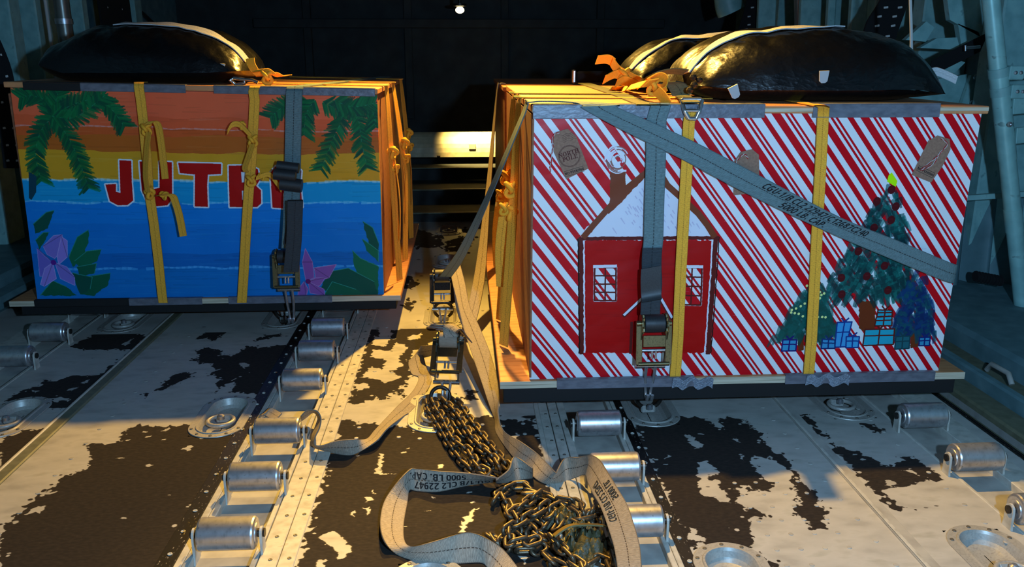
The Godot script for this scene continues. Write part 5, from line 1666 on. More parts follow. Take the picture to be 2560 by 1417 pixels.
	var tail := rib6([-0.059,0.2,-3.062,-0.018,0.214,-3.038,-0.044,0.17,-2.901,-0.001,0.185,-2.881,-0.031,0.13,-2.736,0.014,0.146,-2.729,-0.006,0.1,-2.594,0.043,0.116,-2.599,0.021,0.07,-2.424,0.073,0.085,-2.428,0.041,0.05,-2.296,0.087,0.061,-2.287,0.061,0.02,-2.198,0.089,0.053,-2.175,0.075,0.001,-2.132,0.082,0.036,-2.098,0.077,0.001,-2.044,0.093,0.027,-2.006,0.113,0.004,-1.901,0.13,0.049,-1.894,0.138,0.006,-1.856,0.163,0.045,-1.841,0.154,0.004,-1.799,0.186,0.041,-1.791,0.178,0.001,-1.771,0.2,0.04,-1.751,0.207,0.001,-1.771,0.205,0.046,-1.752,0.231,0.001,-1.78,0.228,0.048,-1.804,0.256,0.016,-1.772,0.254,0.071,-1.761,0.267,0.04,-1.734,0.275,0.092,-1.73,0.265,0.05,-1.676,0.292,0.095,-1.7,0.265,0.06,-1.616,0.302,0.095,-1.633,0.269,0.07,-1.551,0.309,0.097,-1.567,0.27,0.075,-1.498,0.316,0.098,-1.5,0.27,0.078,-1.441,0.315,0.098,-1.415,0.27,0.078,-1.385,0.312,0.096,-1.354,0.265,0.078,-1.319,0.303,0.094,-1.293,0.261,0.07,-1.279,0.295,0.09,-1.243])
	var rt := ribbon(st, tail[0], tail[1], 0.003, 7)
	part(t, "loose_tail", st, M.tan)
	var k0 := 0
	for i in rt.a.size():
		if rt.a[i].z > -1.6 and rt.a[i].x > 0.2:
			k0 = i
			break
	var fc := 1.0 if rt.n[rt.n.size() - 20].y > 0 else -1.0
	lettering(t, "CGU-1/B CL2 2Z947", 0.016, rt, rt.len[k0] + 0.15, 0.28, -1.0, fc, 0.0022, 1.0)
	lettering(t, "5000 LB.", 0.016, rt, rt.len[k0] + 0.075, 0.72, -1.0, fc, 0.0022, 1.0)

	# --- strap of the ratchet in the aisle ---
	t = thing("ratchet_strap", "tan strap with a zinc ratchet standing in the aisle, chain on its hook", "strap", Vector3.ZERO, "ratchet straps")
	ratchet(t, Transform3D(Basis(Vector3.UP, -0.12) * Basis(Vector3.RIGHT, -0.62), Vector3(-0.052, 0.125, -2.33)), M.zinc_bright, M.tan_plain, 0.03)
	st = mb()
	var loop := rib6([-0.067,0.12,-2.375,-0.015,0.119,-2.374,-0.066,0.155,-2.335,-0.013,0.16,-2.337,-0.063,0.175,-2.325,-0.007,0.174,-2.325,-0.067,0.19,-2.33,-0.018,0.178,-2.326,-0.065,0.2,-2.349,-0.03,0.192,-2.316,-0.05,0.205,-2.358,-0.014,0.199,-2.325,-0.03,0.195,-2.375,0.001,0.171,-2.347,-0.015,0.17,-2.386,0.017,0.145,-2.358])
	ribbon(st, loop[0], loop[1], 0.003, 5)
	part(t, "webbing", st, M.tan)
	st = mb()
	var rb := rib6([-0.083,0.05,-2.539,-0.084,0.088,-2.508,-0.135,0.02,-2.582,-0.138,0.066,-2.565,-0.186,0.001,-2.606,-0.146,0.037,-2.621,-0.173,0.001,-2.49,-0.125,0.015,-2.498,-0.149,0.001,-2.454,-0.108,0.002,-2.427,-0.16,0.001,-2.349,-0.126,0.002,-2.305,-0.198,0.001,-2.237,-0.156,0.002,-2.2,-0.209,0.001,-2.202,-0.175,0.002,-2.167,-0.245,0.001,-2.087,-0.209,0.017,-2.058,-0.26,0.01,-2.012,-0.233,0.02,-1.973,-0.284,0.047,-1.936,-0.287,0.001,-1.945,-0.324,0.047,-1.928,-0.33,0.001,-1.954,-0.357,0.039,-1.921,-0.369,0.007,-1.965,-0.376,0.037,-1.931,-0.391,0.011,-1.979,-0.383,0.036,-1.977,-0.401,0.014,-2.026,-0.379,0.041,-2.021,-0.399,0.022,-2.069,-0.382,0.049,-2.063,-0.399,0.028,-2.112,-0.396,0.059,-2.086,-0.414,0.034,-2.134,-0.421,0.058,-2.095,-0.434,0.02,-2.135,-0.438,0.045,-2.088,-0.45,0.01,-2.13])
	ribbon(st, rb[0], rb[1], 0.003, 7)
	part(t, "loose_tail", st, M.tan)
	st = mb()
	band(st, v3s([-0.517,0.006,-2.17,-0.541,0.006,-2.198]) + v3s([-0.554,0.012,-2.196,-0.56,0.012,-2.17,-0.567,0.012,-2.152]), Vector3(0.4, 0.25, -0.9).normalized(), 0.035, 0.003, 4)
	part(t, "strap_end", st, M.tan)

	# --- loop of loose strap on the deck ---
	t = thing("loose_strap", "tan webbing loop lying around the near side of the chain pile", "strap", Vector3.ZERO, "ratchet straps")
	st = mb()
	var lb := rib6([0.152,0.001,-1.8,0.149,0.041,-1.772,0.12,0.001,-1.791,0.11,0.049,-1.816,0.093,0.001,-1.782,0.093,0.045,-1.761,0.063,0.012,-1.761,0.063,0.042,-1.722,0.067,0.012,-1.768,0.063,0.042,-1.729,-0.006,0.001,-1.772,-0.006,0.045,-1.75,-0.068,0.001,-1.748,-0.067,0.05,-1.753,-0.115,0.001,-1.752,-0.115,0.045,-1.775,-0.136,0.001,-1.759,-0.137,0.05,-1.758,-0.137,0.001,-1.703,-0.181,0.022,-1.695,-0.139,0.001,-1.609,-0.188,0.015,-1.612,-0.132,0.004,-1.54,-0.173,0.022,-1.522,-0.112,0.026,-1.488,-0.145,0.001,-1.501,-0.073,0.046,-1.47,-0.092,0.001,-1.472,-0.018,0.049,-1.492,-0.029,0.001,-1.463,0.009,0.049,-1.492,0.021,0.001,-1.463,0.038,0.043,-1.478,0.034,0.001,-1.448,0.068,0.031,-1.456,0.042,0.001,-1.425,0.095,0.021,-1.404,0.059,0.001,-1.375])
	var rl := ribbon(st, lb[0], lb[1], 0.003, 7)
	part(t, "webbing", st, M.tan)
	var fl := 1.0 if rl.n[38].z > 0 else -1.0
	var e0 := 0
	for i in rl.a.size():
		if rl.a[i].x < -0.02:
			e0 = i
			break
	lettering(t, "5000 LB. CAP.", 0.016, rl, rl.len[e0] - 0.02, 0.7, 1.0, fl, 0.0022, -1.0)
	lettering(t, "CGU-1/B CL2 22947", 0.016, rl, rl.len[e0] - 0.09, 0.28, 1.0, fl, 0.0022, -1.0)

	# strap coming down from the crate behind
	t = thing("loose_strap", "pale strap hanging from the rear crate into the aisle", "strap", Vector3.ZERO, "ratchet straps")
	st = mb()
	ribbon(st, [Vector3(0.18, 0.842, -3.66), Vector3(0.155, 0.841, -3.66), Vector3(0.14, 0.8, -3.62), Vector3(0.08, 0.4, -3.3), Vector3(0.03, 0.15, -3.05), Vector3(-0.02, 0.02, -2.8)], [Vector3(0.18, 0.842, -3.615), Vector3(0.157, 0.841, -3.615), Vector3(0.143, 0.8, -3.575), Vector3(0.1, 0.4, -3.26), Vector3(0.07, 0.15, -3.02), Vector3(0.02, 0.02, -2.78)], 0.003, 4)
	part(t, "webbing", st, M.tan)

	# --- things lying on the lids ---
	t = thing("yellow_tie", "crumpled yellow tie knotted on the striped crate's lid", "tie")
	for f in [[[0.475,0.853,-2.776,0.531,0.853,-2.835], [0.453,0.889,-2.2,0.494,0.896,-2.2]], [[0.463,0.896,-2.2,0.494,0.911,-2.2,0.515,0.901,-2.2,0.511,0.876,-2.2,0.485,0.869,-2.2], []], [[0.491,0.877,-2.18,0.507,0.862,-2.18,0.523,0.84,-2.18], []], [[0.458,0.885,-2.22,0.478,0.9,-2.22,0.51,0.885,-2.22,0.521,0.865,-2.22], []]]:
		st = mb()
		band(st, v3s(f[0]) + v3s(f[1]), Vector3(0.3, 0.5, 0.8).normalized(), 0.036, 0.003, 5)
		part(t, "fold", st, M.yellow_rope)
	tie_knot(t, v3s([0.487,0.886,-2.2])[0], 0.024, M.yellow_rope)
	t = thing("yellow_tie", "bunched yellow tie in front of the rear black bag", "tie")
	for f in [[0.425,0.946,-2.75,0.461,0.948,-2.75,0.481,0.936,-2.75], [0.469,0.94,-2.72,0.489,0.915,-2.72,0.521,0.897,-2.72,0.56,0.879,-2.72], [0.442,0.886,-2.7,0.479,0.904,-2.7,0.505,0.892,-2.7], [0.477,0.876,-2.68,0.501,0.886,-2.68,0.54,0.871,-2.68]]:
		st = mb()
		band(st, v3s(f), Vector3(0.2, 0.8, 0.5).normalized(), 0.032, 0.003, 5)
		part(t, "fold", st, M.yellow_rope)
	tie_knot(t, v3s([0.505,0.9,-2.7])[0], 0.028, M.yellow_rope)
	t = thing("olive_strap", "olive strap arching over the lid between yellow tie and front bag", "strap")
	st = mb()
	band(st, v3s([0.484,0.898,-2.3,0.516,0.913,-2.3,0.559,0.921,-2.3,0.602,0.916,-2.3,0.619,0.903,-2.3]), Vector3(0.1, 0.35, 0.93).normalized(), 0.04, 0.003, 5)
	part(t, "webbing", st, M.olive_web)
	st = mb()
	band(st, v3s([0.52,0.896,-2.2,0.547,0.889,-2.2,0.564,0.863,-2.2]), Vector3(0.9, 0.1, 0.4).normalized(), 0.05, 0.003, 4)
	part(t, "end_flap", st, M.olive_web)
	t = thing("black_clasp", "black clasp and webbing lying at the left of the striped crate's lid", "clasp")
	st = mb()
	var c0: Vector3 = v3s([0.541,0.87,-3.616])[0]
	cbox(st, Vector3(0.13, 0.045, 0.05), Transform3D(Basis.IDENTITY, c0), 0.008)
	part(t, "webbing_roll", st, M.cloth_black)
	st = mb()
	cbox(st, Vector3(0.016, 0.055, 0.06), Transform3D(Basis.IDENTITY, c0 + Vector3(-0.078, 0.002, 0)), 0.005)
	part(t, "clasp_end", st, M.chrome)
	# bead cluster at the bag mouth
	t = thing("bead_cord", "dark beaded cord at the mouth of the front black bag", "cord")
	for f in [[0.579,0.909,-2.16], [0.595,0.902,-2.16], [0.58,0.891,-2.15], [0.57,0.878,-2.15]]:
		st = mb()
		lathe(st, [Vector2(0, -0.009), Vector2(0.007, -0.006), Vector2(0.0095, 0), Vector2(0.007, 0.006), Vector2(0, 0.009)], 12, Transform3D(Basis.IDENTITY, v3s(f)[0]))
		part(t, "bead", st, M.dark_metal)
	t = thing("yellow_tie", "yellow tie standing at the right end of the beach crate's bag", "tie")
	for f in [[-0.714,0.95,-3,-0.712,0.931,-3,-0.698,0.905,-3,-0.679,0.891,-3], [-0.686,0.891,-3,-0.645,0.902,-3,-0.619,0.891,-3,-0.592,0.894,-3], [-0.693,0.905,-2.98,-0.666,0.915,-2.98,-0.641,0.898,-2.98]]:
		st = mb()
		band(st, v3s(f), Vector3(0.9, 0.1, 0.4).normalized(), 0.034, 0.003, 5)
		part(t, "fold", st, M.yellow_rope)
	tie_knot(t, v3s([-0.657,0.889,-2.98])[0], 0.026, M.yellow_rope)
	t = thing("metal_clasp", "bright metal clasp at the front of the beach crate's lid", "clasp")
	st = mb()
	tube(st, v3s([-0.779,0.879,-2.97,-0.765,0.886,-2.97,-0.733,0.882,-2.97,-0.731,0.869,-2.97,-0.76,0.864,-2.97]), 0.006, 8, true)
	tube(st, v3s([-0.746,0.882,-2.97,-0.706,0.879,-2.97,-0.687,0.871,-2.97]), 0.006, 8)
	part(t, "frame", st, M.chrome)

# ---------- chain ----------
func link_mesh() -> Mesh:
	var st := mb()
	var p := []
	var half := 0.0105
	var r := 0.0092
	for k in 10:
		var a := -PI / 2 + PI * k / 9.0
		p.append(Vector3(sin(a) * r, 0, half + cos(a) * r))
	for k in 10:
		var a := PI / 2 + PI * k / 9.0
		p.append(Vector3(sin(a) * r, 0, -half + cos(a) * r))
	tube(st, p, 0.0042, 8, true)
	return st.commit()

func run_chain(t: Node, path: Array, mesh: Mesh, twist := 0.6):
	var c := spline(path, 14)
	var pitch := 0.0285
	var acc := 0.0
	var n := 0
	var next := 0.0
	for i in c.size() - 1:
		var d: Vector3 = c[i + 1] - c[i]
		var l := d.length()
		while next <= acc + l and l > 0.0:
			var at: Vector3 = c[i] + d * ((next - acc) / l)
			var f := frame_along(d, Vector3.UP)
			f = Basis(d.normalized(), (PI / 2 if n % 2 == 0 else 0.0) + twist) * f
			part(t, "link", mesh, M.chain, Transform3D(f, at))
			n += 1
			next += pitch
		acc += l

func build_chain():
	var mesh := link_mesh()
	var t := thing("chain", "rusty steel tie-down chain hanging from the ratchet hook into a pile on the deck", "chain")
	var st := mb()
	var rc: Vector3 = v3s([-0.076,0.028,-2.235])[0]
	var ring := []
	for k in 24:
		var a := TAU * k / 24.0
		ring.append(rc + Vector3(cos(a) * 0.027, sin(a) * 0.027, sin(a) * -0.008))
	tube(st, ring, 0.0055, 10, true)
	part(t, "end_ring", st, M.dark_metal)
	# strands lying side by side
	var strands := [
		[-0.112,0.012,-2.226,-0.107,0.012,-2.179,-0.086,0.012,-2.106,-0.066,0.012,-2.038,-0.044,0.012,-1.957,-0.017,0.012,-1.879,0.01,0.012,-1.82],
		[-0.092,0.03,-2.193,-0.083,0.03,-2.146,-0.063,0.03,-2.074,-0.048,0.03,-2.007,-0.03,0.03,-1.943,0.003,0.03,-1.884,0.021,0.03,-1.813,0.039,0.03,-1.784],
		[-0.082,0.014,-2.239,-0.046,0.014,-2.144,-0.027,0.014,-2.064,-0.01,0.014,-2.006,0.02,0.014,-1.959,0.044,0.014,-1.883,0.056,0.014,-1.819],
		[-0.062,0.034,-2.186,-0.031,0.034,-2.107,-0.013,0.034,-2.045,0.004,0.034,-1.979,0.024,0.034,-1.916,0.059,0.034,-1.843,0.073,0.034,-1.791],
		[-0.04,0.016,-2.242,-0.017,0.016,-2.193,0.002,0.016,-2.119,0.026,0.016,-2.04,0.049,0.016,-1.967,0.077,0.016,-1.883,0.094,0.016,-1.835],
	]
	for s in strands:
		run_chain(t, v3s(s), mesh, rng.randf_range(0.3, 1.0))
	run_chain(t, v3s([-0.006,0.012,-1.849,0.015,0.012,-1.814,0.047,0.012,-1.812,0.071,0.012,-1.794]), mesh, 0.4)
	# the heap
	var heap := [
		[0.06,0.014,-1.685,0.072,0.014,-1.71,0.094,0.014,-1.734,0.121,0.014,-1.742,0.137,0.014,-1.723,0.144,0.014,-1.697],
		[0.138,0.03,-1.677,0.154,0.03,-1.676,0.131,0.03,-1.645,0.108,0.03,-1.614,0.091,0.03,-1.592,0.097,0.03,-1.558],
		[0.144,0.016,-1.702,0.172,0.016,-1.684,0.195,0.016,-1.658,0.215,0.016,-1.648],
		[0.209,0.03,-1.64,0.229,0.03,-1.631,0.24,0.03,-1.607,0.244,0.03,-1.576,0.261,0.03,-1.594,0.273,0.03,-1.621],
		[0.079,0.014,-1.684,0.087,0.014,-1.643,0.084,0.014,-1.612,0.098,0.014,-1.642,0.123,0.014,-1.649],
		[0.161,0.034,-1.612,0.143,0.034,-1.59,0.121,0.034,-1.568,0.1,0.034,-1.547,0.079,0.034,-1.527,0.07,0.034,-1.506],
		[0.05,0.012,-1.532,0.063,0.012,-1.518,0.08,0.012,-1.541,0.086,0.012,-1.506,0.104,0.012,-1.495,0.128,0.012,-1.5,0.145,0.012,-1.52],
		[0.083,0.03,-1.519,0.081,0.03,-1.481,0.1,0.03,-1.487,0.127,0.03,-1.489,0.138,0.03,-1.512],
		[0.118,0.014,-1.58,0.132,0.014,-1.549,0.146,0.014,-1.531,0.159,0.014,-1.509,0.176,0.014,-1.484,0.184,0.014,-1.457],
		[0.168,0.032,-1.483,0.183,0.032,-1.449,0.195,0.032,-1.422,0.21,0.032,-1.397,0.214,0.032,-1.375],
		[0.156,0.012,-1.603,0.162,0.012,-1.58,0.149,0.012,-1.566,0.134,0.012,-1.582],
		[0.172,0.026,-1.594,0.186,0.026,-1.617,0.207,0.026,-1.623,0.22,0.026,-1.591,0.234,0.026,-1.575,0.255,0.026,-1.582,0.276,0.026,-1.588],
		[0.283,0.014,-1.64,0.282,0.014,-1.608,0.267,0.014,-1.579,0.269,0.014,-1.552],
		[0.273,0.014,-1.492,0.287,0.014,-1.474,0.28,0.014,-1.452,0.278,0.014,-1.42],
		[0.157,0.012,-1.452,0.167,0.012,-1.432,0.183,0.012,-1.419,0.205,0.012,-1.414],
		[0.068,0.012,-1.503,0.056,0.012,-1.521,0.05,0.012,-1.539],
		[0.111,0.012,-1.484,0.138,0.012,-1.486,0.144,0.012,-1.509],
		[0.235,0.014,-1.428,0.251,0.014,-1.44,0.266,0.014,-1.427,0.27,0.014,-1.405],
		[0.104,0.012,-1.614,0.119,0.012,-1.598,0.136,0.012,-1.605,0.154,0.012,-1.619],
		[0.184,0.022,-1.555,0.199,0.022,-1.584,0.218,0.022,-1.575,0.233,0.022,-1.552],
		[0.128,0.012,-1.553,0.115,0.012,-1.536,0.104,0.012,-1.554,0.093,0.012,-1.569],
	]
	for s in heap:
		run_chain(t, v3s(s), mesh, rng.randf_range(0.2, 1.2))
	# olive pouch and tag caught in the heap
	var g := thing("olive_pouch", "crumpled olive fabric pouch lying in the chain heap", "pouch")
	var cn := FastNoiseLite.new()
	cn.seed = 61
	cn.frequency = 0.05
	for f in [[[0.199,0.02,-1.587], Vector2(0.034, 0.03), 0.045, 1.0], [[0.232,0.02,-1.488], Vector2(0.05, 0.05), 0.05, 40.0], [[0.225,0.02,-1.52], Vector2(0.03, 0.03), 0.052, 80.0]]:
		var c: Vector3 = v3s(f[0])[0]
		st = mb()
		var N := 16
		var grid := []
		for i in N + 1:
			var row := []
			for j in N + 1:
				var u := -1.0 + 2.0 * i / N
				var v := -1.0 + 2.0 * j / N
				var rad := sqrt(u * u + v * v)
				var q := Vector3(u * f[1].x, 0, v * f[1].y)
				var fold := absf(cn.get_noise_2d(q.x * 520.0 + f[3], q.z * 520.0)) * 1.6
				q.y = maxf(0.004, f[2] * (1.0 - 0.5 * rad * rad) - fold * 0.035 + 0.006 * sin(u * 9.0 + v * 4.0))
				row.append(Vector3(c.x, 0, c.z) + q.rotated(Vector3.UP, f[3]))
			grid.append(row)
		for i in N:
			for j in N:
				var nn := []
				for e in [[i, j], [i + 1, j], [i + 1, j + 1], [i, j + 1]]:
					var dx: Vector3 = grid[mini(e[0] + 1, N)][e[1]] - grid[maxi(e[0] - 1, 0)][e[1]]
					var dz: Vector3 = grid[e[0]][mini(e[1] + 1, N)] - grid[e[0]][maxi(e[1] - 1, 0)]
					var n := dz.cross(dx).normalized()
					nn.append(n if n.y > 0 else -n)
				quad(st, [grid[i][j], grid[i + 1][j], grid[i + 1][j + 1], grid[i][j + 1]], nn)
		part(g, "flap", st, M.olive_cloth)
	st = mb()
	band(st, v3s([0.166,0.052,-1.468,0.183,0.052,-1.488,0.204,0.052,-1.504,0.232,0.052,-1.506,0.258,0.052,-1.503,0.273,0.052,-1.5]), Vector3(0.1, 0.4, 0.9).normalized(), 0.026, 0.003, 5)
	part(g, "pull_tab", st, M.olive_gloss)

# ---------- structure along the walls ----------
func rib_frame(parent: Node, x: float, z: float, w: float, y0: float, y1: float, deep: float, m: Material):
	var st := mb()
	var s := signf(x)
	span(st, Vector3(minf(x, x - s * deep), y0, z - w / 2), Vector3(maxf(x, x - s * deep), y1, z + w / 2), 0.006)
	part(parent, "frame", st, m)

func studs(parent: Node, pts: Array, r: float, axis: Basis, m: Material):
	for p in pts:
		var st := mb()
		lathe(st, [Vector2(r, 0), Vector2(r, r * 0.5), Vector2(r * 0.6, r), Vector2(0, r * 1.05)], 10, Transform3D(axis, p))
		part(parent, "bolt", st, m)

func spotted_webbing(label: String, corners_a: Array, corners_b: Array, rows: int):
	var t := thing("seat_webbing", label, "webbing")
	var st := mb()
	ribbon(st, corners_a, corners_b, 0.012, 6)
	part(t, "panel", st, M.cloth_black)
	st = mb()
	for k in rows:
		var f := (k + 0.5) / rows * (corners_a.size() - 1)
		var i := mini(int(f), corners_a.size() - 2)
		var a: Vector3 = corners_a[i].lerp(corners_a[i + 1], f - i)
		var b: Vector3 = corners_b[i].lerp(corners_b[i + 1], f - i)
		for u in [0.25, 0.72]:
			var p: Vector3 = a.lerp(b, u + 0.06 * (k % 2)) + Vector3(0, 0, 0.009)
			cbox(st, Vector3(0.018, 0.008, 0.003), Transform3D(Basis(Vector3.BACK, 0.15), p), 0.001)
	part(t, "stitch_tacks", st, M.white_thread).set_meta("kind", "stuff")

func build_side_structure():
	var st := mb()
	# ----- left wall -----
	var wl := structure("trim_1")
	for e in [[-3.9, 0.16], [-4.19, 0.1], [-4.42, 0.06], [-4.95, 0.07], [-5.75, 0.12]]:
		rib_frame(wl, -2.2, e[0], e[1], 0.0, 2.7, 0.16, M.teal)
	for e in [[-4.13, -4.0], [-4.52, -4.25], [-5.0, -4.62], [-5.95, -5.55]]:
		st = mb()
		span(st, Vector3(-2.2, 0.3, e[0]), Vector3(-2.13, 2.6, e[1]), 0.01)
		part(wl, "lining_panel", st, M.teal)
	st = mb()
	span(st, Vector3(-2.2, 0.0, -6.2), Vector3(-1.78, 0.14, 1.2), 0.015)
	part(wl, "side_rail", st, M.teal_dark)
	st = mb()
	span(st, Vector3(-1.78, 0.05, -6.2), Vector3(-1.7, 0.1, 1.2), 0.01)
	part(wl, "guide_flange", st, M.teal_dark)
	for e in [[-2.6, 0.5], [-3.25, 0.42]]:
		st = mb()
		span(st, Vector3(-2.2, 0.14, e[0] - e[1] / 2), Vector3(-1.98, 0.62, e[0] + e[1] / 2), 0.02)
		part(wl, "side_box", st, M.teal_dark)
	var t := thing("conduit_pipe", "shiny vertical pipe on the left wall behind the beach crate's bag", "pipe", Vector3(-1.92, 0.14, -4.4))
	st = mb()
	tube(st, [Vector3.ZERO, Vector3(0, 1.2, 0), Vector3(0, 2.5, 0)], 0.036, 18)
	part(t, "tube", st, M.pipe_grey)
	st = mb()
	tube(st, [Vector3(0, 0.96, 0), Vector3(0, 0.985, 0)], 0.041, 18)
	part(t, "clamp", st, M.steel)
	st = mb()
	tube(st, [Vector3(-0.075, 0, 0), Vector3(-0.075, 2.5, 0)], 0.008, 8)
	part(t, "cable", st, M.white_thread)
	spotted_webbing("black seat webbing with pale tacks on the left wall beyond the pipe", [Vector3(-2.0, 0.9, -5.05), Vector3(-2.02, 2.4, -5.05)], [Vector3(-2.0, 0.9, -5.5), Vector3(-2.02, 2.4, -5.5)], 12)
	spotted_webbing("black seat webbing with pale tacks at the left edge of the picture", v3s([-1.804,1.07,-3.4,-1.773,0.897,-3.4,-1.778,0.673,-3.4,-1.785,0.535,-3.4]), v3s([-1.772,1.072,-3.45,-1.725,0.896,-3.45,-1.729,0.668,-3.45,-1.734,0.528,-3.45]), 7)
	t = thing("wall_cable", "dark cable slanting over the left wall panels", "cable")
	st = mb()
	tube(st, spline(v3s([-2.1,1.244,-5.863,-2.1,1.213,-6.01,-2.1,1.16,-6.182,-2.1,1.145,-6.379,-2.1,1.112,-6.629]), 4), 0.01, 8)
	part(t, "cord", st, M.cloth_black)
	# ----- right wall -----
	var wr := structure("trim_2")
	for e in [[-5.6, 0.3], [-4.75, 0.16], [-4.25, 0.18], [-3.75, 0.1], [-3.2, 0.12], [-2.3, 0.12], [-1.5, 0.12]]:
		rib_frame(wr, 2.2, e[0], e[1], 0.0, 2.7, 0.22, M.teal)
	st = mb()
	span(st, Vector3(1.62, 0.0, -6.2), Vector3(2.2, 0.1, 1.2), 0.015)
	part(wr, "side_shelf", st, M.teal_dark)
	for e in [[1.366, 1.42, -0.028, "gutter"], [1.42, 1.5, 0.02, "guide_bar"], [1.5, 1.53, 0.06, "guide_flange"], [1.53, 1.62, 0.035, "guide_bar"]]:
		st = mb()
		span(st, Vector3(e[0], -0.03, -6.2), Vector3(e[1], e[2], 1.2), 0.006)
		part(wr, e[3], st, M.olive if e[3] == "guide_bar" else (M.black_worn if e[3] == "gutter" else M.teal_dark))
	st = mb()
	for z in [-3.1, -2.7, -2.3]:
		tube(st, [Vector3(1.56, 0.05, z), Vector3(1.56, 0.075, z + 0.02), Vector3(1.56, 0.075, z + 0.1), Vector3(1.56, 0.05, z + 0.12)], 0.008, 8)
	part(wr, "rail_handles", st, M.tray)
	t = thing("bulkhead_pole", "thick teal painted pole standing right of the striped crate", "pole", Vector3(1.98, 0.1, -2.78))
	var foot := Vector3(0, 0, 0)
	var head := Vector3([1.563,1.591,-2.75][0], [1.563,1.591,-2.75][1], -2.75) - t.position
	var at := func(y: float) -> Vector3: return foot.lerp(head, (y - 0.1) / head.y)
	st = mb()
	tube(st, [foot - head * 0.0, at.call(0.8), head, head * 1.3], 0.027, 28)
	part(t, "tube", st, M.pole)
	for e in [[0.62, 0.9, 0.029], [0.37, 0.45, 0.029]]:
		st = mb()
		tube(st, [at.call(e[0]), at.call(e[1])], e[2], 28)
		part(t, "sleeve", st, M.pole)
	for y in [0.905, 0.845]:
		st = mb()
		tube(st, [at.call(y - 0.014), at.call(y + 0.014)], 0.0315, 24)
		cbox(st, Vector3(0.05, 0.045, 0.02), Transform3D(Basis.IDENTITY, at.call(y) + Vector3(0.045, 0, 0.02)), 0.003)
		var cl := part(t, "clamp", st, M.teal)
		for k in 2:
			st = mb()
			lathe(st, [Vector2(0.006, 0), Vector2(0.006, 0.004), Vector2(0, 0.006)], 8, Transform3D(Basis(Vector3.RIGHT, PI / 2), at.call(y) + Vector3(0.038 + k * 0.018, 0.0, 0.03)))
			part(cl, "bolt", st, M.steel)
	st = mb()
	lathe(st, [Vector2(0.009, 0), Vector2(0.009, 0.004), Vector2(0.004, 0.005), Vector2(0, 0.003)], 12, Transform3D(Basis(Vector3.RIGHT, PI / 2), at.call(0.74) + Vector3(-0.004, 0, 0.036)))
	part(t, "screw", st, M.steel)
	# arms that hold the pole to the wall
	var br := thing("pole_bracket", "teal channel arms bolted between the pole and the right wall", "bracket", Vector3(2.0, 0.8, -2.9))
	for e in [[0.9, 0.03], [0.8, 0.05], [0.7, 0.045]]:
		st = mb()
		var a: Vector3 = at.call(e[0]) + t.position - br.position + Vector3(0.03, 0, 0.01)
		bar(st, a, Vector3(0.2, e[0] - 0.8 + 0.03, 0.12), 0.012, e[1] * 1.2, Vector3.UP, 0.002)
		part(br, "arm", st, M.teal)
	st = mb()
	bar(st, Vector3(-0.16, -0.35, -0.1), Vector3(0.2, -0.31, 0.0), 0.02, 0.02)
	part(br, "strut", st, M.teal)
	# sheet panels behind the crate's right end
	var pn := thing("side_locker", "teal riveted sheet panel behind the right end of the striped crate", "panel", Vector3(1.9, 0.1, -3.5))
	st = mb()
	plate(st, v2s([1.652,0.823,1.87,0.861,2.033,0.885,2.134,0.877,2.154,0.75,1.768,0.754]), 0.02, Transform3D(Basis.IDENTITY, Vector3(0, 0, -3.4) - pn.position))
	part(pn, "sheet", st, M.teal)
	st = mb()
	plate(st, v2s([2.024,0.881,2.129,0.893,2.153,0.744,1.999,0.765]), 0.02, Transform3D(Basis.IDENTITY, Vector3(0, 0, -3.37) - pn.position))
	part(pn, "doubler", st, M.teal)
	for f in [[2.038,0.873,-3.35], [2.039,0.774,-3.35]]:
		st = mb()
		lathe(st, [Vector2(0.012, 0), Vector2(0.011, 0.005), Vector2(0, 0.009)], 10, Transform3D(Basis(Vector3.RIGHT, PI / 2), v3s(f)[0] - pn.position))
		part(pn, "rivet", st, M.steel)
	st = mb()
	span(st, Vector3(1.62, 0.1, -3.7) - pn.position, Vector3(2.1, 0.62, -3.42) - pn.position, 0.02)
	part(pn, "locker_body", st, M.teal_dark)
	# gusset plates high on the wall
	var gs := thing("gusset_plates", "teal gusset plates high on the right wall, behind the pole", "bracket", Vector3(2.1, 1.0, -3.3))
	for f in [[1.835,1.19,2.023,1.191,2.05,1.015,1.984,1.03,1.864,1.088], [1.897,1.075,1.982,1.045,2.024,0.978,1.927,0.978], [1.759,0.985,1.821,1.021,1.901,1.024,1.92,0.978], [1.699,1.015,1.771,1.083,1.806,1.061,1.78,1.008], [1.831,0.923,1.886,0.951,1.947,0.931,1.91,0.891,1.86,0.895]]:
		st = mb()
		plate(st, v2s(f), 0.03, Transform3D(Basis.IDENTITY, Vector3(0, 0, -3.3) - gs.position))
		part(gs, "plate", st, M.teal)
	# dark strap with a pale buckle beside the pole
	var ds := thing("wall_strap", "dark strap with a pale buckle slanting behind the pole", "strap")
	st = mb()
	band(st, v3s([1.701,0.907,-3.1,1.771,0.942,-3.1,1.855,0.984,-3.1,1.897,1.005,-3.1]), Vector3(0.1, 0.9, 0.3).normalized(), 0.07, 0.004, 4)
	part(ds, "webbing", st, M.cloth_black)
	st = mb()
	tube(st, v3s([1.799,0.993,-3.05,1.802,0.974,-3.05]), 0.005, 6)
	tube(st, v3s([1.802,0.984,-3.05,1.854,0.988,-3.05]), 0.006, 6)
	part(ds, "buckle", st, M.chrome)
	# hanging cord, spotted webbing, posts
	var hc := thing("hanging_cord", "taut pale cord hanging above the right end of the striped crate's bag", "cord")
	st = mb()
	tube(st, v3s([1.223,1.631,-2.5,1.293,1.115,-2.5,1.307,1.026,-2.5,1.319,0.938,-2.5]), 0.0045, 8)
	part(hc, "cord", st, M.white_thread)
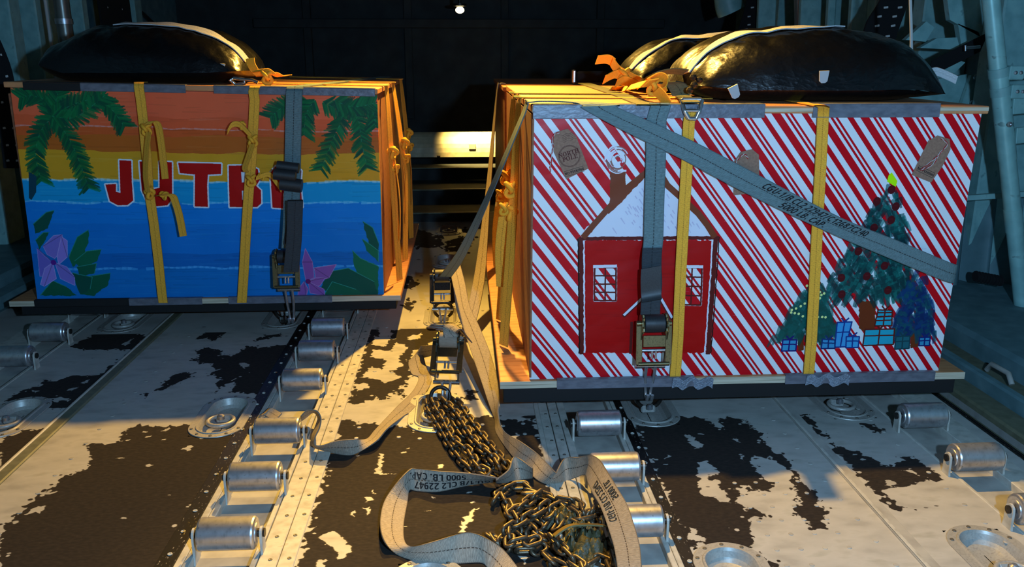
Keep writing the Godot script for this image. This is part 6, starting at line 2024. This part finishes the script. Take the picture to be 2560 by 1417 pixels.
	spotted_webbing("black seat webbing with pale tacks slanting behind the striped crate's bags", v3s([1.65,1.255,-3.4,1.636,1.166,-3.4,1.59,1.076,-3.4,1.578,0.97,-3.4]), v3s([1.746,1.255,-3.4,1.749,1.167,-3.4,1.728,1.077,-3.4,1.7,0.97,-3.4]), 8)
	spotted_webbing("narrow black webbing with pale tacks between teal frames on the right wall", v3s([1.602,1.428,-5,1.624,1.256,-5,1.597,1.125,-5,1.578,1.059,-5]), v3s([1.731,1.428,-5,1.755,1.257,-5,1.761,1.125,-5,1.761,1.059,-5]), 8)
	for e in [[[1.692,1.666,-4.9,1.754,1.057,-4.9], 0.05, "flat teal post on the right wall, left of the round grey post"], [[1.819,1.625,-4.6,1.892,1.032,-4.6], 0.055, "flat teal post on the right wall, right of the round grey post"], [[1.851,1.598,-4.4,1.91,1.029,-4.4], 0.02, "slim teal post behind the large front bag"], [[1.902,1.57,-4.2,1.954,1.101,-4.2], 0.04, "teal post beside the slanting black webbing"]]:
		var po := thing("wall_post", e[2], "post")
		var c := v3s(e[0])
		st = mb()
		bar(st, c[0], Vector3(c[1].x, 0.1, c[1].z), e[1] * 2.0, 0.04, Vector3.BACK, 0.006)
		part(po, "channel", st, M.teal)
	var rp := thing("round_post", "slim round grey post behind the front bag", "post")
	st = mb()
	var rr := v3s([1.773,1.639,-4.7,1.837,1.054,-4.7])
	tube(st, [rr[0], rr[1], Vector3(rr[1].x, 0.1, rr[1].z)], 0.028, 14)
	part(rp, "tube", st, M.pipe_grey)
	var hp := thing("teal_duct", "rounded teal duct end high behind the bags, left of the posts", "duct")
	st = mb()
	var dd := v3s([1.603,1.623,-5.4,1.628,1.372,-5.4,1.646,1.255,-5.4,1.664,1.208,-5.4])
	tube(st, spline(dd, 4), 0.085, 16)
	part(hp, "tube", st, M.teal)
	# gathered fabric and a hose low on the right
	var sk := thing("wall_curtain", "grey fabric skirt hanging low on the right wall behind the pole", "fabric", Vector3(2.1, 0.1, -2.9))
	st = mb()
	var ea := []
	var eb := []
	for k in 15:
		var f := k / 14.0
		var p := Vector3(1.62 + 0.5 * f, 0.0, -3.15 + 0.05 * sin(k * 1.9)) - sk.position
		ea.append(p + Vector3(0, 0.1, 0.06))
		eb.append(p + Vector3(0.06, 0.52, -0.06))
	ribbon(st, ea, eb, 0.006, 3)
	part(sk, "cloth", st, M.teal_dark)
	var ho := thing("wall_hose", "black corrugated hose between the striped crate and the pole", "hose")
	st = mb()
	var hs := v3s([1.87,0.177,-2.9,1.917,0.169,-2.9,1.964,0.158,-2.9])
	tube(st, hs, 0.016, 12)
	for k in 9:
		var q: Vector3 = hs[0].lerp(hs[2], k / 8.0)
		tube(st, [q - Vector3(0.003, 0, 0), q + Vector3(0.003, 0, 0)], 0.02, 12)
	part(ho, "tube", st, M.cloth_black)
